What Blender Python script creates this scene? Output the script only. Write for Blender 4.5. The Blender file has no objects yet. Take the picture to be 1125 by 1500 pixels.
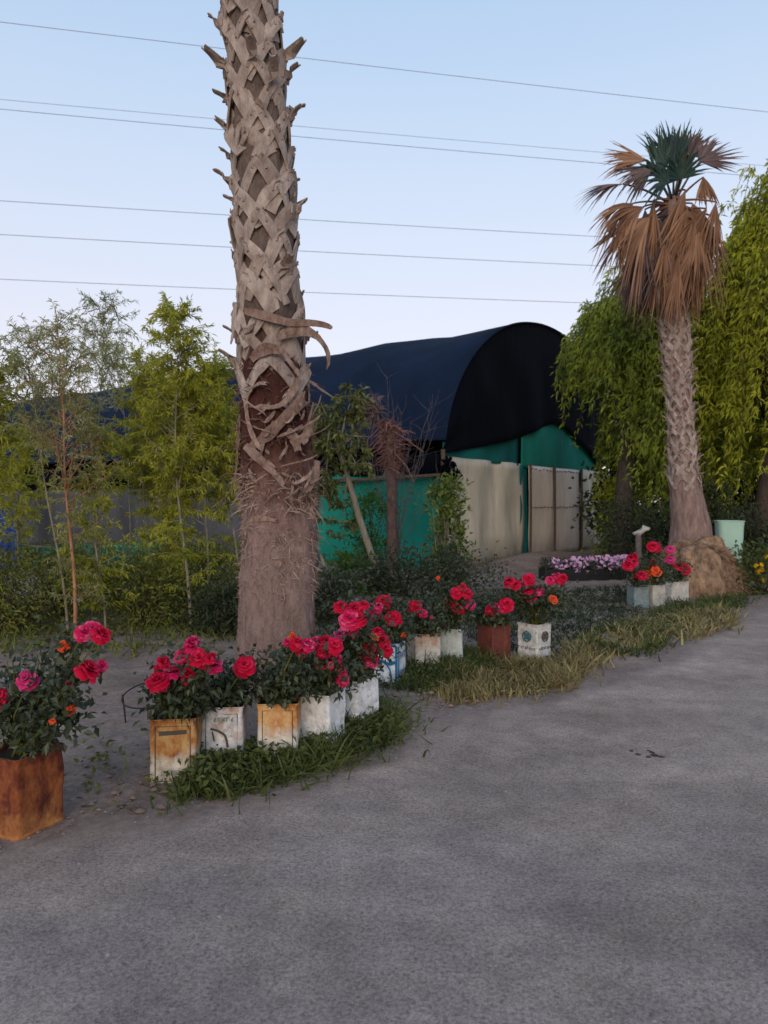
import bpy, math, random
import numpy as np
from mathutils import Vector, Matrix

R = math.radians
rng = np.random.default_rng(7)
random.seed(7)
scene = bpy.context.scene
col = scene.collection

# ------------------------------------------------------------------ camera, sky, sun, exposure
CAM_H, F, CX, HY = 1.5, 1100.0, 562.5, 737.0
cam_d = bpy.data.cameras.new("camera")
cam = bpy.data.objects.new("camera", cam_d)
col.objects.link(cam)
cam.location = (0, 0, CAM_H)
cam.rotation_euler = (R(90) - math.atan((750 - HY) / F), 0, 0)
cam_d.sensor_fit = 'VERTICAL'
cam_d.sensor_height = 36.0
cam_d.sensor_width = 27.0
cam_d.lens = 36.0 * F / 1500.0
cam_d.clip_start, cam_d.clip_end = 0.05, 2000
cam_d.dof.use_dof = True
cam_d.dof.focus_distance = 4.6
cam_d.dof.aperture_fstop = 3.2
scene.camera = cam
scene.render.resolution_x, scene.render.resolution_y = 768, 1024

SUN_EL, SUN_AZ = R(9), R(188)          # low afterglow, behind the camera
world = bpy.data.worlds.new("World")
scene.world = world
world.use_nodes = True
wn, wl = world.node_tree.nodes, world.node_tree.links
wn.clear()
sky = wn.new('ShaderNodeTexSky'); sky.sky_type = 'NISHITA'; sky.sun_disc = False
sky.sun_elevation, sky.sun_rotation = SUN_EL, SUN_AZ
sky.air_density, sky.dust_density, sky.ozone_density = 1.0, 0.6, 1.2
tcw = wn.new('ShaderNodeTexCoord')
sepw = wn.new('ShaderNodeSeparateXYZ')
wl.new(tcw.outputs['Generated'], sepw.inputs[0])
rampw = wn.new('ShaderNodeValToRGB')
cr = rampw.color_ramp
cr.elements[0].position = 0.0;  cr.elements[0].color = (0.76, 0.70, 0.76, 1)
cr.elements[1].position = 1.0;  cr.elements[1].color = (0.23, 0.38, 0.66, 1)
for p, c in ((0.12, (0.80, 0.725, 0.80)), (0.22, (0.76, 0.73, 0.835)), (0.32, (0.69, 0.73, 0.865)), (0.44, (0.585, 0.69, 0.865)), (0.60, (0.43, 0.60, 0.83))):
    e = cr.elements.new(p); e.color = (*c, 1)
wl.new(sepw.outputs['Z'], rampw.inputs[0])
bg1 = wn.new('ShaderNodeBackground'); bg1.inputs[1].default_value = 0.05
bg2 = wn.new('ShaderNodeBackground'); bg2.inputs[1].default_value = 0.90
wl.new(sky.outputs[0], bg1.inputs[0]); wl.new(rampw.outputs[0], bg2.inputs[0])
addw = wn.new('ShaderNodeAddShader'); outw = wn.new('ShaderNodeOutputWorld')
wl.new(bg1.outputs[0], addw.inputs[0]); wl.new(bg2.outputs[0], addw.inputs[1])
wl.new(addw.outputs[0], outw.inputs[0])

sun_d = bpy.data.lights.new("sun", 'SUN')
sun_d.energy = 1.45; sun_d.angle = R(38); sun_d.color = (1.0, 0.85, 0.74)
sun = bpy.data.objects.new("sun", sun_d); col.objects.link(sun)
sd = Vector((math.sin(SUN_AZ) * math.cos(R(18)), math.cos(SUN_AZ) * math.cos(R(18)), math.sin(R(18))))
sun.rotation_euler = (-sd).to_track_quat('-Z', 'Y').to_euler()
scene.view_settings.view_transform = 'Standard'
scene.view_settings.look = 'None'
scene.view_settings.exposure = 0.0
scene.view_settings.gamma = 1.0

# ------------------------------------------------------------------ helpers
def P(px, py, d):
    """point seen at photo pixel (px,py), d metres ahead"""
    return np.array([(px - CX) / F * d, d, CAM_H + (HY - py) / F * d])
def G(px, py):
    d = CAM_H * F / (py - HY)
    return np.array([(px - CX) / F * d, d, 0.0])
def unit(a):
    a = np.asarray(a, float)
    return a / np.maximum(np.linalg.norm(a, axis=-1, keepdims=True), 1e-9)

class MB:
    def __init__(s):
        s.V, s.F4, s.F3, s.A, s.n = [], [], [], [], 0
    def add(s, v, f4=None, f3=None, a=0.5):
        v = np.asarray(v, float).reshape(-1, 3)
        if f4 is not None and len(f4): s.F4.append(np.asarray(f4, int).reshape(-1, 4) + s.n)
        if f3 is not None and len(f3): s.F3.append(np.asarray(f3, int).reshape(-1, 3) + s.n)
        s.A.append(np.broadcast_to(np.asarray(a, float), (len(v),)).copy())
        s.V.append(v); s.n += len(v)
        return s
    def grid(s, g, a=0.5, closed=False):
        g = np.asarray(g, float); m, n = g.shape[:2]
        i = np.arange(m * n).reshape(m, n)
        if closed: i = np.concatenate([i, i[:, :1]], 1)
        f = np.stack([i[:-1, :-1], i[:-1, 1:], i[1:, 1:], i[1:, :-1]], -1).reshape(-1, 4)
        return s.add(g.reshape(-1, 3), f, a=a)
    def tube(s, pts, rad, n=6, a=0.5, cap=True):
        pts = np.asarray(pts, float); k = len(pts)
        rad = np.broadcast_to(np.asarray(rad, float), (k,))
        t = unit(np.gradient(pts, axis=0))
        ref = np.array([0, 0, 1.0]) if abs(t[0][2]) < .9 else np.array([1.0, 0, 0])
        u = unit(np.cross(t, ref)); v = np.cross(t, u)
        th = np.linspace(0, 2 * np.pi, n, endpoint=False)
        g = pts[:, None] + rad[:, None, None] * (np.cos(th)[None, :, None] * u[:, None] + np.sin(th)[None, :, None] * v[:, None])
        s.grid(g, a, closed=True)
        if cap:
            b = s.n
            s.add(np.vstack([pts[-1:], g[-1]]), f3=[[0, 1 + j, 1 + (j + 1) % n] for j in range(n)], a=a)
        return s
    def leaves(s, p, d, L, W, a=None, fold=.25, bend=.0, nrm=None):
        """p,d (N,3): leaf base and direction; two folded faces to each leaf"""
        N = len(p); d = unit(d)
        r = rng.normal(size=(N, 3)) if nrm is None else nrm
        side = unit(np.cross(d, r)); up = np.cross(side, d)
        L = np.broadcast_to(np.asarray(L, float), (N,))[:, None]; W = np.broadcast_to(np.asarray(W, float), (N,))[:, None]
        mid = p + d * L * .45
        tip = p + d * L - np.array([0, 0, 1.0]) * L * bend
        l = mid + side * W * .5 + up * W * fold; rr = mid - side * W * .5 + up * W * fold
        v = np.stack([p, l, tip, rr], 1).reshape(-1, 3)
        i = np.arange(N)[:, None] * 4
        f = np.concatenate([i + np.array([0, 1, 2]), i + np.array([0, 2, 3])], 0)
        if a is None: a = rng.random(N)
        return s.add(v, f3=f, a=np.repeat(np.broadcast_to(a, (N,)), 4))
    def blades(s, p, d, L, W, bend=.3, a=None, seg=3):
        """grass blades / leaf strips that curve over"""
        N = len(p); d = unit(d)
        L = np.broadcast_to(np.asarray(L, float), (N,)); W = np.broadcast_to(np.asarray(W, float), (N,))
        hz = rng.normal(size=(N, 3)); hz[:, 2] = 0; hz = unit(hz)
        side = unit(np.cross(d, hz)); bd = np.broadcast_to(np.asarray(bend, float), (N,))
        rows = []
        for k in range(seg + 1):
            t = k / seg
            c = p + d * (L * t)[:, None] + hz * (L * bd * t * t)[:, None] - np.array([0, 0, 1.0]) * (L * bd * .5 * t ** 3)[:, None]
            w = (W * (1 - t ** 1.6) * .5 + .0004)[:, None]
            rows += [c - side * w, c + side * w]
        v = np.stack(rows, 1).reshape(-1, 3); m = 2 * (seg + 1)
        i = np.arange(N)[:, None] * m
        f = np.concatenate([i + np.array([2 * k, 2 * k + 1, 2 * k + 3, 2 * k + 2]) for k in range(seg)], 0)
        if a is None: a = rng.random(N)
        return s.add(v, f, a=np.repeat(np.broadcast_to(a, (N,)), m))
    def box(s, c, h, rz=0, a=0.5, M=None):
        c, h = np.asarray(c, float), np.asarray(h, float)
        v = np.array([[x, y, z] for z in (-1, 1) for y in (-1, 1) for x in (-1, 1)], float) * h
        if rz: 
            cs, sn = math.cos(rz), math.sin(rz)
            v = v @ np.array([[cs, sn, 0], [-sn, cs, 0], [0, 0, 1]])
        return s.add(v + c, [[0, 2, 3, 1], [4, 5, 7, 6], [0, 1, 5, 4], [2, 6, 7, 3], [0, 4, 6, 2], [1, 3, 7, 5]], a=a)
    def sheet(s, g, thick, a=0.5):
        """grid of points given a real thickness"""
        g = np.asarray(g, float)
        du = np.gradient(g, axis=0); dv = np.gradient(g, axis=1)
        nn = unit(np.cross(du, dv)) * thick
        m, n = g.shape[:2]
        b = g - nn
        i = np.arange(m * n).reshape(m, n); j = i + m * n
        f = [np.stack([i[:-1, :-1], i[:-1, 1:], i[1:, 1:], i[1:, :-1]], -1).reshape(-1, 4),
             np.stack([j[:-1, :-1], j[1:, :-1], j[1:, 1:], j[:-1, 1:]], -1).reshape(-1, 4)]
        for e in (i[0, :], i[-1, ::-1], i[::-1, 0], i[:, -1]):
            f.append(np.stack([e[1:], e[:-1], e[:-1] + m * n, e[1:] + m * n], -1))
        return s.add(np.concatenate([g.reshape(-1, 3), b.reshape(-1, 3)]), np.concatenate(f), a=a)
    def mesh(s, name, off=(0, 0, 0), smooth=False):
        me = bpy.data.meshes.new(name)
        V = np.concatenate(s.V) - np.asarray(off, float)
        f4 = np.concatenate(s.F4) if s.F4 else np.zeros((0, 4), int)
        f3 = np.concatenate(s.F3) if s.F3 else np.zeros((0, 3), int)
        me.vertices.add(len(V)); me.vertices.foreach_set('co', V.astype(np.float32).ravel())
        nl = f4.size + f3.size
        me.loops.add(nl); me.polygons.add(len(f4) + len(f3))
        me.loops.foreach_set('vertex_index', np.concatenate([f4.ravel(), f3.ravel()]).astype(np.int32))
        st = np.concatenate([np.arange(len(f4)) * 4, f4.size + np.arange(len(f3)) * 3])
        me.polygons.foreach_set('loop_start', st.astype(np.int32))
        me.polygons.foreach_set('use_smooth', np.full(len(f4) + len(f3), smooth, bool))
        at = me.attributes.new('shade', 'FLOAT', 'POINT')
        at.data.foreach_set('value', np.concatenate(s.A).astype(np.float32))
        me.update(calc_edges=True); me.validate()
        return me
    def build(s, name, mat, parent=None, local=False, smooth=False):
        off = (0, 0, 0)
        if parent is not None and not local:
            r = parent
            while r.parent: r = r.parent
            off = r.location
        me = s.mesh(name, off, smooth)
        me.materials.append(mat)
        o = bpy.data.objects.new(name, me); col.objects.link(o)
        if parent is not None: o.parent = parent
        return o

def tag(o, label=None, cat=None, group=None, kind=None):
    if label: o['label'] = label
    if cat: o['category'] = cat
    if group: o['group'] = group
    if kind: o['kind'] = kind
    return o
def thing(name, label, cat, loc=(0, 0, 0), rz=0, group=None):
    o = bpy.data.objects.new(name, None); col.objects.link(o)
    o.empty_display_size = .2
    o.location = tuple(float(x) for x in loc); o.rotation_euler = (0, 0, rz)
    return tag(o, label, cat, group)

def vnoise(x, y, sc, seed=0):
    """smooth value noise in [-1,1]"""
    tab = np.random.default_rng(seed).uniform(-1, 1, (256, 256))
    x = np.asarray(x) * sc + 1000; y = np.asarray(y) * sc + 1000
    xi, yi = np.floor(x).astype(int), np.floor(y).astype(int)
    fx, fy = x - xi, y - yi
    fx, fy = fx * fx * (3 - 2 * fx), fy * fy * (3 - 2 * fy)
    g = lambda a, b: tab[a % 256, b % 256]
    return (g(xi, yi) * (1 - fx) + g(xi + 1, yi) * fx) * (1 - fy) + (g(xi, yi + 1) * (1 - fx) + g(xi + 1, yi + 1) * fx) * fy

# ------------------------------------------------------------------ materials
def new_mat(name):
    m = bpy.data.materials.new(name); m.use_nodes = True
    nt = m.node_tree; nt.nodes.clear()
    out = nt.nodes.new('ShaderNodeOutputMaterial')
    b = nt.nodes.new('ShaderNodeBsdfPrincipled')
    nt.links.new(b.outputs[0], out.inputs[0])
    return m, nt, b, out
def ramp(nt, fac, stops):
    r = nt.nodes.new('ShaderNodeValToRGB'); e = r.color_ramp.elements
    e[0].position, e[0].color = stops[0][0], (*stops[0][1], 1)
    e[1].position, e[1].color = stops[-1][0], (*stops[-1][1], 1)
    for p, c in stops[1:-1]:
        x = e.new(p); x.color = (*c, 1)
    nt.links.new(fac, r.inputs[0]); return r.outputs[0]
def noise(nt, scale, detail=4, rough=.6, vec=None, stretch=None, seed=None, obj=True):
    n = nt.nodes.new('ShaderNodeTexNoise')
    n.inputs['Scale'].default_value = scale; n.inputs['Detail'].default_value = detail; n.inputs['Roughness'].default_value = rough
    if vec is None:
        tc = nt.nodes.new('ShaderNodeTexCoord'); vec = tc.outputs['Object']
    mp = nt.nodes.new('ShaderNodeMapping')
    if stretch: mp.inputs['Scale'].default_value = stretch
    if seed is not None: mp.inputs['Location'].default_value = (seed * 3.7, seed * 1.3, seed * 2.1)
    nt.links.new(vec, mp.inputs[0]); vec = mp.outputs[0]
    nt.links.new(vec, n.inputs['Vector']); return n.outputs['Fac']
def math_n(nt, op, a, b):
    m = nt.nodes.new('ShaderNodeMath'); m.operation = op
    for i, x in enumerate((a, b)):
        if isinstance(x, (int, float)): m.inputs[i].default_value = x
        else: nt.links.new(x, m.inputs[i])
    return m.outputs[0]
def mix(nt, fac, a, b, mode='MIX'):
    m = nt.nodes.new('ShaderNodeMix'); m.data_type = 'RGBA'; m.blend_type = mode
    for key, x in ((0, fac), (6, a), (7, b)):
        if isinstance(x, (int, float)): m.inputs[key].default_value = x
        elif isinstance(x, tuple): m.inputs[key].default_value = (*x, 1)
        else: nt.links.new(x, m.inputs[key])
    return m.outputs[2]
def bump(nt, b, h, strength=.4, dist=.01):
    n = nt.nodes.new('ShaderNodeBump'); n.inputs['Strength'].default_value = strength; n.inputs['Distance'].default_value = dist
    nt.links.new(h, n.inputs['Height']); nt.links.new(n.outputs[0], b.inputs['Normal'])
def attr(nt, name='shade'):
    a = nt.nodes.new('ShaderNodeAttribute'); a.attribute_name = name; return a.outputs['Fac']

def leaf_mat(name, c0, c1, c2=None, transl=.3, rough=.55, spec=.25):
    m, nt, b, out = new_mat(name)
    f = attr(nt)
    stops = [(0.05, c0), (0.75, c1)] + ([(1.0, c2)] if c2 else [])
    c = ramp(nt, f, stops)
    oi = nt.nodes.new('ShaderNodeTexCoord')
    nz = noise(nt, 1.6, 2, .5, vec=oi.outputs['Object'])
    c = mix(nt, .5, c, ramp(nt, nz, [(.3, tuple(x * .55 for x in c0)), (.75, c2 or c1)]))
    nt.links.new(c, b.inputs['Base Color'])
    b.inputs['Roughness'].default_value = rough
    b.inputs['Specular IOR Level'].default_value = spec
    t = nt.nodes.new('ShaderNodeBsdfTranslucent'); nt.links.new(c, t.inputs[0])
    ms = nt.nodes.new('ShaderNodeMixShader'); ms.inputs[0].default_value = transl
    nt.links.new(b.outputs[0], ms.inputs[1]); nt.links.new(t.outputs[0], ms.inputs[2]); nt.links.new(ms.outputs[0], out.inputs[0])
    return m
def rough_mat(name, c0, c1, scale=8, stretch=None, rough=.85, bstr=.4, bdist=.01, spec=.2, metal=0, attr_mix=None, seed=0, detail=5):
    m, nt, b, out = new_mat(name)
    n1 = noise(nt, scale, detail, .65, stretch=stretch, seed=seed)
    c = ramp(nt, n1, [(.3, c0), (.7, c1)])
    if attr_mix:
        c = mix(nt, math_n(nt, 'MULTIPLY', attr(nt), .8), c, attr_mix)
    nt.links.new(c, b.inputs['Base Color'])
    b.inputs['Roughness'].default_value = rough; b.inputs['Specular IOR Level'].default_value = spec; b.inputs['Metallic'].default_value = metal
    if bstr: bump(nt, b, noise(nt, scale * 2.5, 5, .7, stretch=stretch, seed=seed + 3), bstr, bdist)
    return m
def tin_mat(name, paint, rust_level, top=.35, rust=((.06, .016, .008), (.30, .085, .02), (.42, .20, .06)), seed=0, rough=.5, paint2=None):
    """painted sheet metal eaten by rust: noise patches, more of them towards rims and seams"""
    m, nt, b, out = new_mat(name)
    n1 = noise(nt, 9, 6, .68, seed=seed)
    n2 = noise(nt, 5, 6, .65, stretch=(1.8, 1.8, .8), seed=seed + 5)
    tc = nt.nodes.new('ShaderNodeTexCoord'); sp = nt.nodes.new('ShaderNodeSeparateXYZ'); nt.links.new(tc.outputs['Object'], sp.inputs[0])
    hgt = math_n(nt, 'MULTIPLY', sp.outputs['Z'], top / .35)
    f = math_n(nt, 'ADD', math_n(nt, 'ADD', math_n(nt, 'MULTIPLY', n1, .65), math_n(nt, 'MULTIPLY', n2, .55)), hgt)
    f = math_n(nt, 'ADD', f, rust_level - .85)
    mask = ramp(nt, f, [(.36, (0, 0, 0)), (.56, (1, 1, 1))])
    rc = ramp(nt, noise(nt, 9, 7, .72, stretch=(1.3, 1.3, .75), seed=seed + 9), [(.36, rust[0]), (.48, rust[1]), (.63, rust[2])])
    pc = ramp(nt, noise(nt, 12, 6, .68, seed=seed + 2), [(.35, tuple(x * .76 for x in paint)), (.62, tuple(min(.84, x * 1.12) for x in (paint2 or paint)))])
    pc = mix(nt, .55, pc, ramp(nt, noise(nt, 28, 6, .75, seed=seed + 6), [(.36, (.35, .30, .25)), (.47, (1, 1, 1))]), 'MULTIPLY')
    c = mix(nt, mask, pc, rc)
    nt.links.new(c, b.inputs['Base Color'])
    rr = ramp(nt, mask, [(0, (rough,) * 3), (1, (.9,) * 3)]); nt.links.new(rr, b.inputs['Roughness'])
    b.inputs['Specular IOR Level'].default_value = .35
    bump(nt, b, noise(nt, 25, 5, .7, seed=seed), .35, .004)
    return m

M = {}
M['willow'] = leaf_mat('narrow_leaf', (.17, .20, .018), (.48, .50, .04), (.60, .57, .065), transl=.45)
M['willow_grey'] = leaf_mat('narrow_leaf_grey', (.20, .23, .08), (.40, .43, .17), (.52, .53, .25), transl=.5)
M['under'] = leaf_mat('undergrowth_leaf', (.06, .075, .016), (.17, .19, .035), (.24, .25, .045))
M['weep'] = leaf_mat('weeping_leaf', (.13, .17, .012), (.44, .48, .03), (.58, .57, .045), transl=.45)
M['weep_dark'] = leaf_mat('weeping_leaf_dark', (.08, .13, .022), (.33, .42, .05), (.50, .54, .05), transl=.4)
M['rose_leaf'] = leaf_mat('rose_leaf', (.016, .024, .012), (.05, .072, .032), (.08, .098, .044), transl=.15, rough=.45, spec=.4)
M['lemon_leaf'] = leaf_mat('broad_leaf', (.04, .06, .014), (.12, .15, .03), (.2, .2, .05), transl=.2, rough=.4, spec=.4)
M['fern'] = leaf_mat('bright_leaf', (.025, .07, .008), (.07, .16, .015), (.11, .2, .02))
M['grass'] = leaf_mat('green_grass', (.03, .05, .014), (.085, .125, .03), (.16, .18, .05))
M['dry'] = leaf_mat('dry_grass', (.11, .085, .03), (.33, .27, .11), (.45, .37, .17), transl=.25)
M['lawn'] = leaf_mat('dark_lawn', (.018, .03, .014), (.045, .065, .03), (.08, .1, .045))
M['palm_green'] = leaf_mat('palm_green', (.008, .028, .024), (.022, .06, .045), (.05, .09, .06), transl=.15, rough=.45)
M['palm_dead'] = leaf_mat('palm_dead', (.10, .042, .024), (.31, .155, .085), (.43, .25, .14), transl=.15, rough=.7)
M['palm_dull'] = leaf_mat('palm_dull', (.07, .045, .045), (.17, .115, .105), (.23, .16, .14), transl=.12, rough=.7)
M['boot'] = rough_mat('leaf_base', (.20, .152, .127), (.50, .41, .345), 15, (1, 1, .45), .85, .8, .014, detail=7, attr_mix=(.12, .075, .058))
M['strip'] = rough_mat('dry_strip', (.11, .062, .046), (.40, .285, .225), 22, (1, 1, .5), .9, .9, .012, detail=8, attr_mix=(.10, .05, .038))
M['trunk_fibre'] = rough_mat('trunk_fibre', (.12, .075, .065), (.32, .22, .185), 22, (1, 1, .22), .95, .9, .02, seed=2)
M['trunk_red'] = rough_mat('trunk_red', (.03, .014, .012), (.13, .055, .042), 16, (1, 1, .4), .95, .9, .02)
M['fibre'] = rough_mat('fibre', (.16, .10, .08), (.42, .31, .25), 18, None, .9, .3, .004)
M['fibre_red'] = rough_mat('dark_fibre', (.05, .025, .02), (.19, .10, .08), 18, None, .95, .3, .004)
M['mound'] = rough_mat('root_mound', (.13, .078, .048), (.46, .30, .185), 10, (1, 1, .5), .95, 1, .05)
M['bark'] = rough_mat('pale_bark', (.13, .115, .085), (.30, .27, .2), 20, (1, 1, .3), .9, .5, .006)
M['bark_orange'] = rough_mat('orange_bark', (.22, .10, .055), (.42, .21, .12), 20, (1, 1, .3), .85, .5, .006)
M['bark_dark'] = rough_mat('dark_bark', (.035, .027, .022), (.09, .07, .055), 14, (1, 1, .3), .95, .6, .01)
M['twig'] = rough_mat('dry_twig', (.07, .06, .06), (.15, .125, .12), 20, None, .9, .2, .003)
M['soil'] = rough_mat('potting_soil', (.02, .014, .010), (.06, .042, .03), 40, None, 1, .8, .01)
M['wire'] = rough_mat('rusty_wire', (.02, .015, .014), (.06, .04, .035), 30, None, .7, .3, .002)
M['cable'] = rough_mat('cable', (.30, .33, .42), (.36, .39, .48), 5, None, .6, 0)
M['black_plastic'] = rough_mat('black_plastic', (.008, .008, .009), (.016, .016, .017), 12, None, .5, .2, .004)
M['pot_grey'] = rough_mat('stone_grey', (.2, .19, .18), (.4, .38, .36), 14, None, .9, .5, .008)

def petal_mat(name, c0, c1, edge=None):
    m, nt, b, out = new_mat(name)
    f = attr(nt)
    c = ramp(nt, f, [(0, c0), (.7, c1), (1, edge or c1)])
    nt.links.new(c, b.inputs['Base Color']); b.inputs['Roughness'].default_value = .8; b.inputs['Specular IOR Level'].default_value = .1
    t = nt.nodes.new('ShaderNodeBsdfTranslucent'); nt.links.new(c, t.inputs[0])
    ms = nt.nodes.new('ShaderNodeMixShader'); ms.inputs[0].default_value = .25
    nt.links.new(b.outputs[0], ms.inputs[1]); nt.links.new(t.outputs[0], ms.inputs[2]); nt.links.new(ms.outputs[0], out.inputs[0])
    return m
M['petal_red'] = petal_mat('petal_red', (.20, .003, .010), (.58, .007, .040), (.72, .05, .13))
M['petal_pink'] = petal_mat('petal_crimson', (.24, .005, .025), (.64, .016, .105), (.78, .16, .28))
M['petal_orange'] = petal_mat('petal_orange', (.55, .02, .012), (.85, .09, .03), (.9, .2, .06))
M['petal_mag'] = petal_mat('petal_magenta', (.28, .008, .06), (.6, .03, .16), (.66, .14, .28))
M['petal_lilac'] = petal_mat('petal_lilac', (.42, .18, .36), (.74, .44, .64), (.8, .56, .72))
M['petal_yellow'] = petal_mat('petal_yellow', (.6, .3, .01), (.8, .48, .02))

# ground
def soil_colour(nt):
    c = ramp(nt, noise(nt, 1.3, 5, .6), [(.3, (.20, .147, .120)), (.6, (.325, .25, .206)), (.8, (.42, .33, .275))])
    return mix(nt, .7, c, ramp(nt, noise(nt, 24, 5, .7, seed=3), [(.3, (.42, .40, .39)), (.7, (1.1, 1.08, 1.06))]), 'MULTIPLY')
def road_material():
    m, nt, b, out = new_mat('packed_gravel_road')
    big = noise(nt, .55, 6, .62)
    mid = noise(nt, 6, 5, .6, seed=1)
    fine = noise(nt, 75, 3, .7, seed=2)
    c = ramp(nt, big, [(.34, (.225, .182, .163)), (.5, (.31, .255, .229)), (.66, (.40, .33, .292))])
    du = math_n(nt, 'ADD', attr(nt), math_n(nt, 'MULTIPLY', math_n(nt, 'SUBTRACT', noise(nt, 1.7, 6, .65, seed=7), .5), 1.5))
    c = mix(nt, ramp(nt, du, [(.12, (0, 0, 0)), (.72, (1, 1, 1))]), c, ramp(nt, noise(nt, 2.2, 5, .6, seed=9), [(.3, (.31, .238, .195)), (.7, (.50, .395, .33))]))
    wear = ramp(nt, noise(nt, .9, 5, .6, stretch=(.35, 1.6, 1), seed=11), [(.40, (.80, .79, .78)), (.62, (1, 1, 1))])
    c = mix(nt, .8, c, wear, 'MULTIPLY')
    c_edge = soil_colour(nt); f_edge = ramp(nt, math_n(nt, 'ADD', attr(nt, 'edge'), math_n(nt, 'MULTIPLY', math_n(nt, 'SUBTRACT', noise(nt, 4, 6, .7, seed=15), .5), .9)), [(.35, (0, 0, 0)), (.8, (1, 1, 1))])
    c = mix(nt, .55, c, ramp(nt, mid, [(.3, (.58, .55, .53)), (.7, (1.05, 1.03, 1.0))]), 'MULTIPLY')
    grit = noise(nt, 210, 2, .6, seed=21)
    c = mix(nt, .55, c, ramp(nt, grit, [(.32, (.35, .34, .33)), (.5, (1, 1, 1)), (.7, (1.5, 1.45, 1.4))]), 'MULTIPLY')
    c = mix(nt, .7, c, ramp(nt, fine, [(.3, (.30, .29, .28)), (.48, (.95, .935, .915)), (.68, (1.45, 1.41, 1.36))]), 'MULTIPLY')
    vo = nt.nodes.new('ShaderNodeTexVoronoi'); vo.inputs['Scale'].default_value = 46
    tc = nt.nodes.new('ShaderNodeTexCoord'); vm = nt.nodes.new('ShaderNodeVectorMath'); vm.operation = 'MULTIPLY_ADD'; nz_ = nt.nodes.new('ShaderNodeTexNoise'); nz_.inputs['Scale'].default_value = 30; nt.links.new(tc.outputs['Object'], nz_.inputs['Vector']); nt.links.new(nz_.outputs['Color'], vm.inputs[0]); vm.inputs[1].default_value = (.03, .03, .03); nt.links.new(tc.outputs['Object'], vm.inputs[2]); nt.links.new(vm.outputs[0], vo.inputs['Vector'])
    sc_ = nt.nodes.new('ShaderNodeSeparateColor'); nt.links.new(vo.outputs['Color'], sc_.inputs[0])
    spk = math_n(nt, 'MULTIPLY', math_n(nt, 'GREATER_THAN', sc_.outputs[0], .86), math_n(nt, 'LESS_THAN', vo.outputs['Distance'], math_n(nt, 'MULTIPLY', sc_.outputs[2], .42)))
    c = mix(nt, math_n(nt, 'MULTIPLY', spk, .5), c, mix(nt, sc_.outputs[1], (.11, .092, .085), (.36, .315, .29)))
    c = mix(nt, f_edge, c, c_edge)
    nt.links.new(c, b.inputs['Base Color']); b.inputs['Roughness'].default_value = .93; b.inputs['Specular IOR Level'].default_value = .2
    h = math_n(nt, 'ADD', math_n(nt, 'MULTIPLY', fine, .6), math_n(nt, 'MULTIPLY', mid, 1.2))
    h = math_n(nt, 'ADD', h, math_n(nt, 'MULTIPLY', spk, .4))
    bump(nt, b, h, .55, .012)
    return m
def soil_material():
    m, nt, b, out = new_mat('dry_soil')
    c = soil_colour(nt)
    nt.links.new(c, b.inputs['Base Color']); b.inputs['Roughness'].default_value = 1; b.inputs['Specular IOR Level'].default_value = .1
    bump(nt, b, noise(nt, 30, 6, .7, seed=6), .8, .02)
    return m
M['road'] = road_material(); M['dirt'] = soil_material()
M['pebble'] = rough_mat('pebble', (.09, .078, .07), (.36, .31, .275), 5, None, .9, .3, .003)

# nets and sheets
def net_mat(name, c0, c1, weave=180, rough=.75, transl=0., fold=None):
    m, nt, b, out = new_mat(name)
    n = noise(nt, .8, 5, .6, stretch=(1, 1, .25))
    c = ramp(nt, n, [(.3, c0), (.7, c1)])
    nt.links.new(c, b.inputs['Base Color']); b.inputs['Roughness'].default_value = rough; b.inputs['Specular IOR Level'].default_value = .08
    bump(nt, b, noise(nt, 5, 5, .6, stretch=(1, 1, .35)), .5, .05)
    if transl:
        t = nt.nodes.new('ShaderNodeBsdfTranslucent'); nt.links.new(c, t.inputs[0])
        ms = nt.nodes.new('ShaderNodeMixShader'); ms.inputs[0].default_value = transl
        nt.links.new(b.outputs[0], ms.inputs[1]); nt.links.new(t.outputs[0], ms.inputs[2]); nt.links.new(ms.outputs[0], out.inputs[0])
    return m
M['net_blue'] = net_mat('navy_shade_net', (.0045, .010, .024), (.008, .018, .042), rough=.85)
M['net_black'] = net_mat('black_shade_net', (.0012, .0016, .0035), (.0025, .0035, .007), rough=.95)
M['net_green'] = net_mat('green_net', (.008, .15, .12), (.022, .30, .22), transl=.2)
M['net_green2'] = net_mat('dull_green_net', (.008, .10, .10), (.015, .17, .16), transl=.15)
M['tarp_grey'] = net_mat('grey_tarp', (.025, .028, .034), (.085, .085, .09))
M['tarp_blue'] = net_mat('blue_tarp', (.01, .03, .14), (.02, .06, .24))
M['tarp_mint'] = net_mat('mint_plastic', (.30, .46, .37), (.40, .58, .47), rough=.5)
def sheet_mat(name, c0, c1, stain):
    m, nt, b, out = new_mat(name)
    c = ramp(nt, noise(nt, 1.6, 5, .6, stretch=(1, 1, .35)), [(.3, c0), (.7, c1)])
    st = ramp(nt, noise(nt, 2.4, 6, .65, stretch=(1.3, 1.3, .22), seed=4), [(.46, (0, 0, 0)), (.68, (1, 1, 1))])
    c = mix(nt, math_n(nt, 'MULTIPLY', st, .65), c, stain)
    tc = nt.nodes.new('ShaderNodeTexCoord'); sp = nt.nodes.new('ShaderNodeSeparateXYZ'); nt.links.new(tc.outputs['Object'], sp.inputs[0])
    low = math_n(nt, 'MULTIPLY', math_n(nt, 'SUBTRACT', .75, sp.outputs['Z']), noise(nt, 3, 5, .7, seed=8))
    c = mix(nt, ramp(nt, low, [(.02, (0, 0, 0)), (.45, (.8, .8, .8))]), c, (.11, .095, .075))
    nt.links.new(c, b.inputs['Base Color']); b.inputs['Roughness'].default_value = .5
    bump(nt, b, noise(nt, 3, 4, .6, stretch=(1.5, 1.5, .4), seed=2), .5, .04)
    return m
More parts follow.
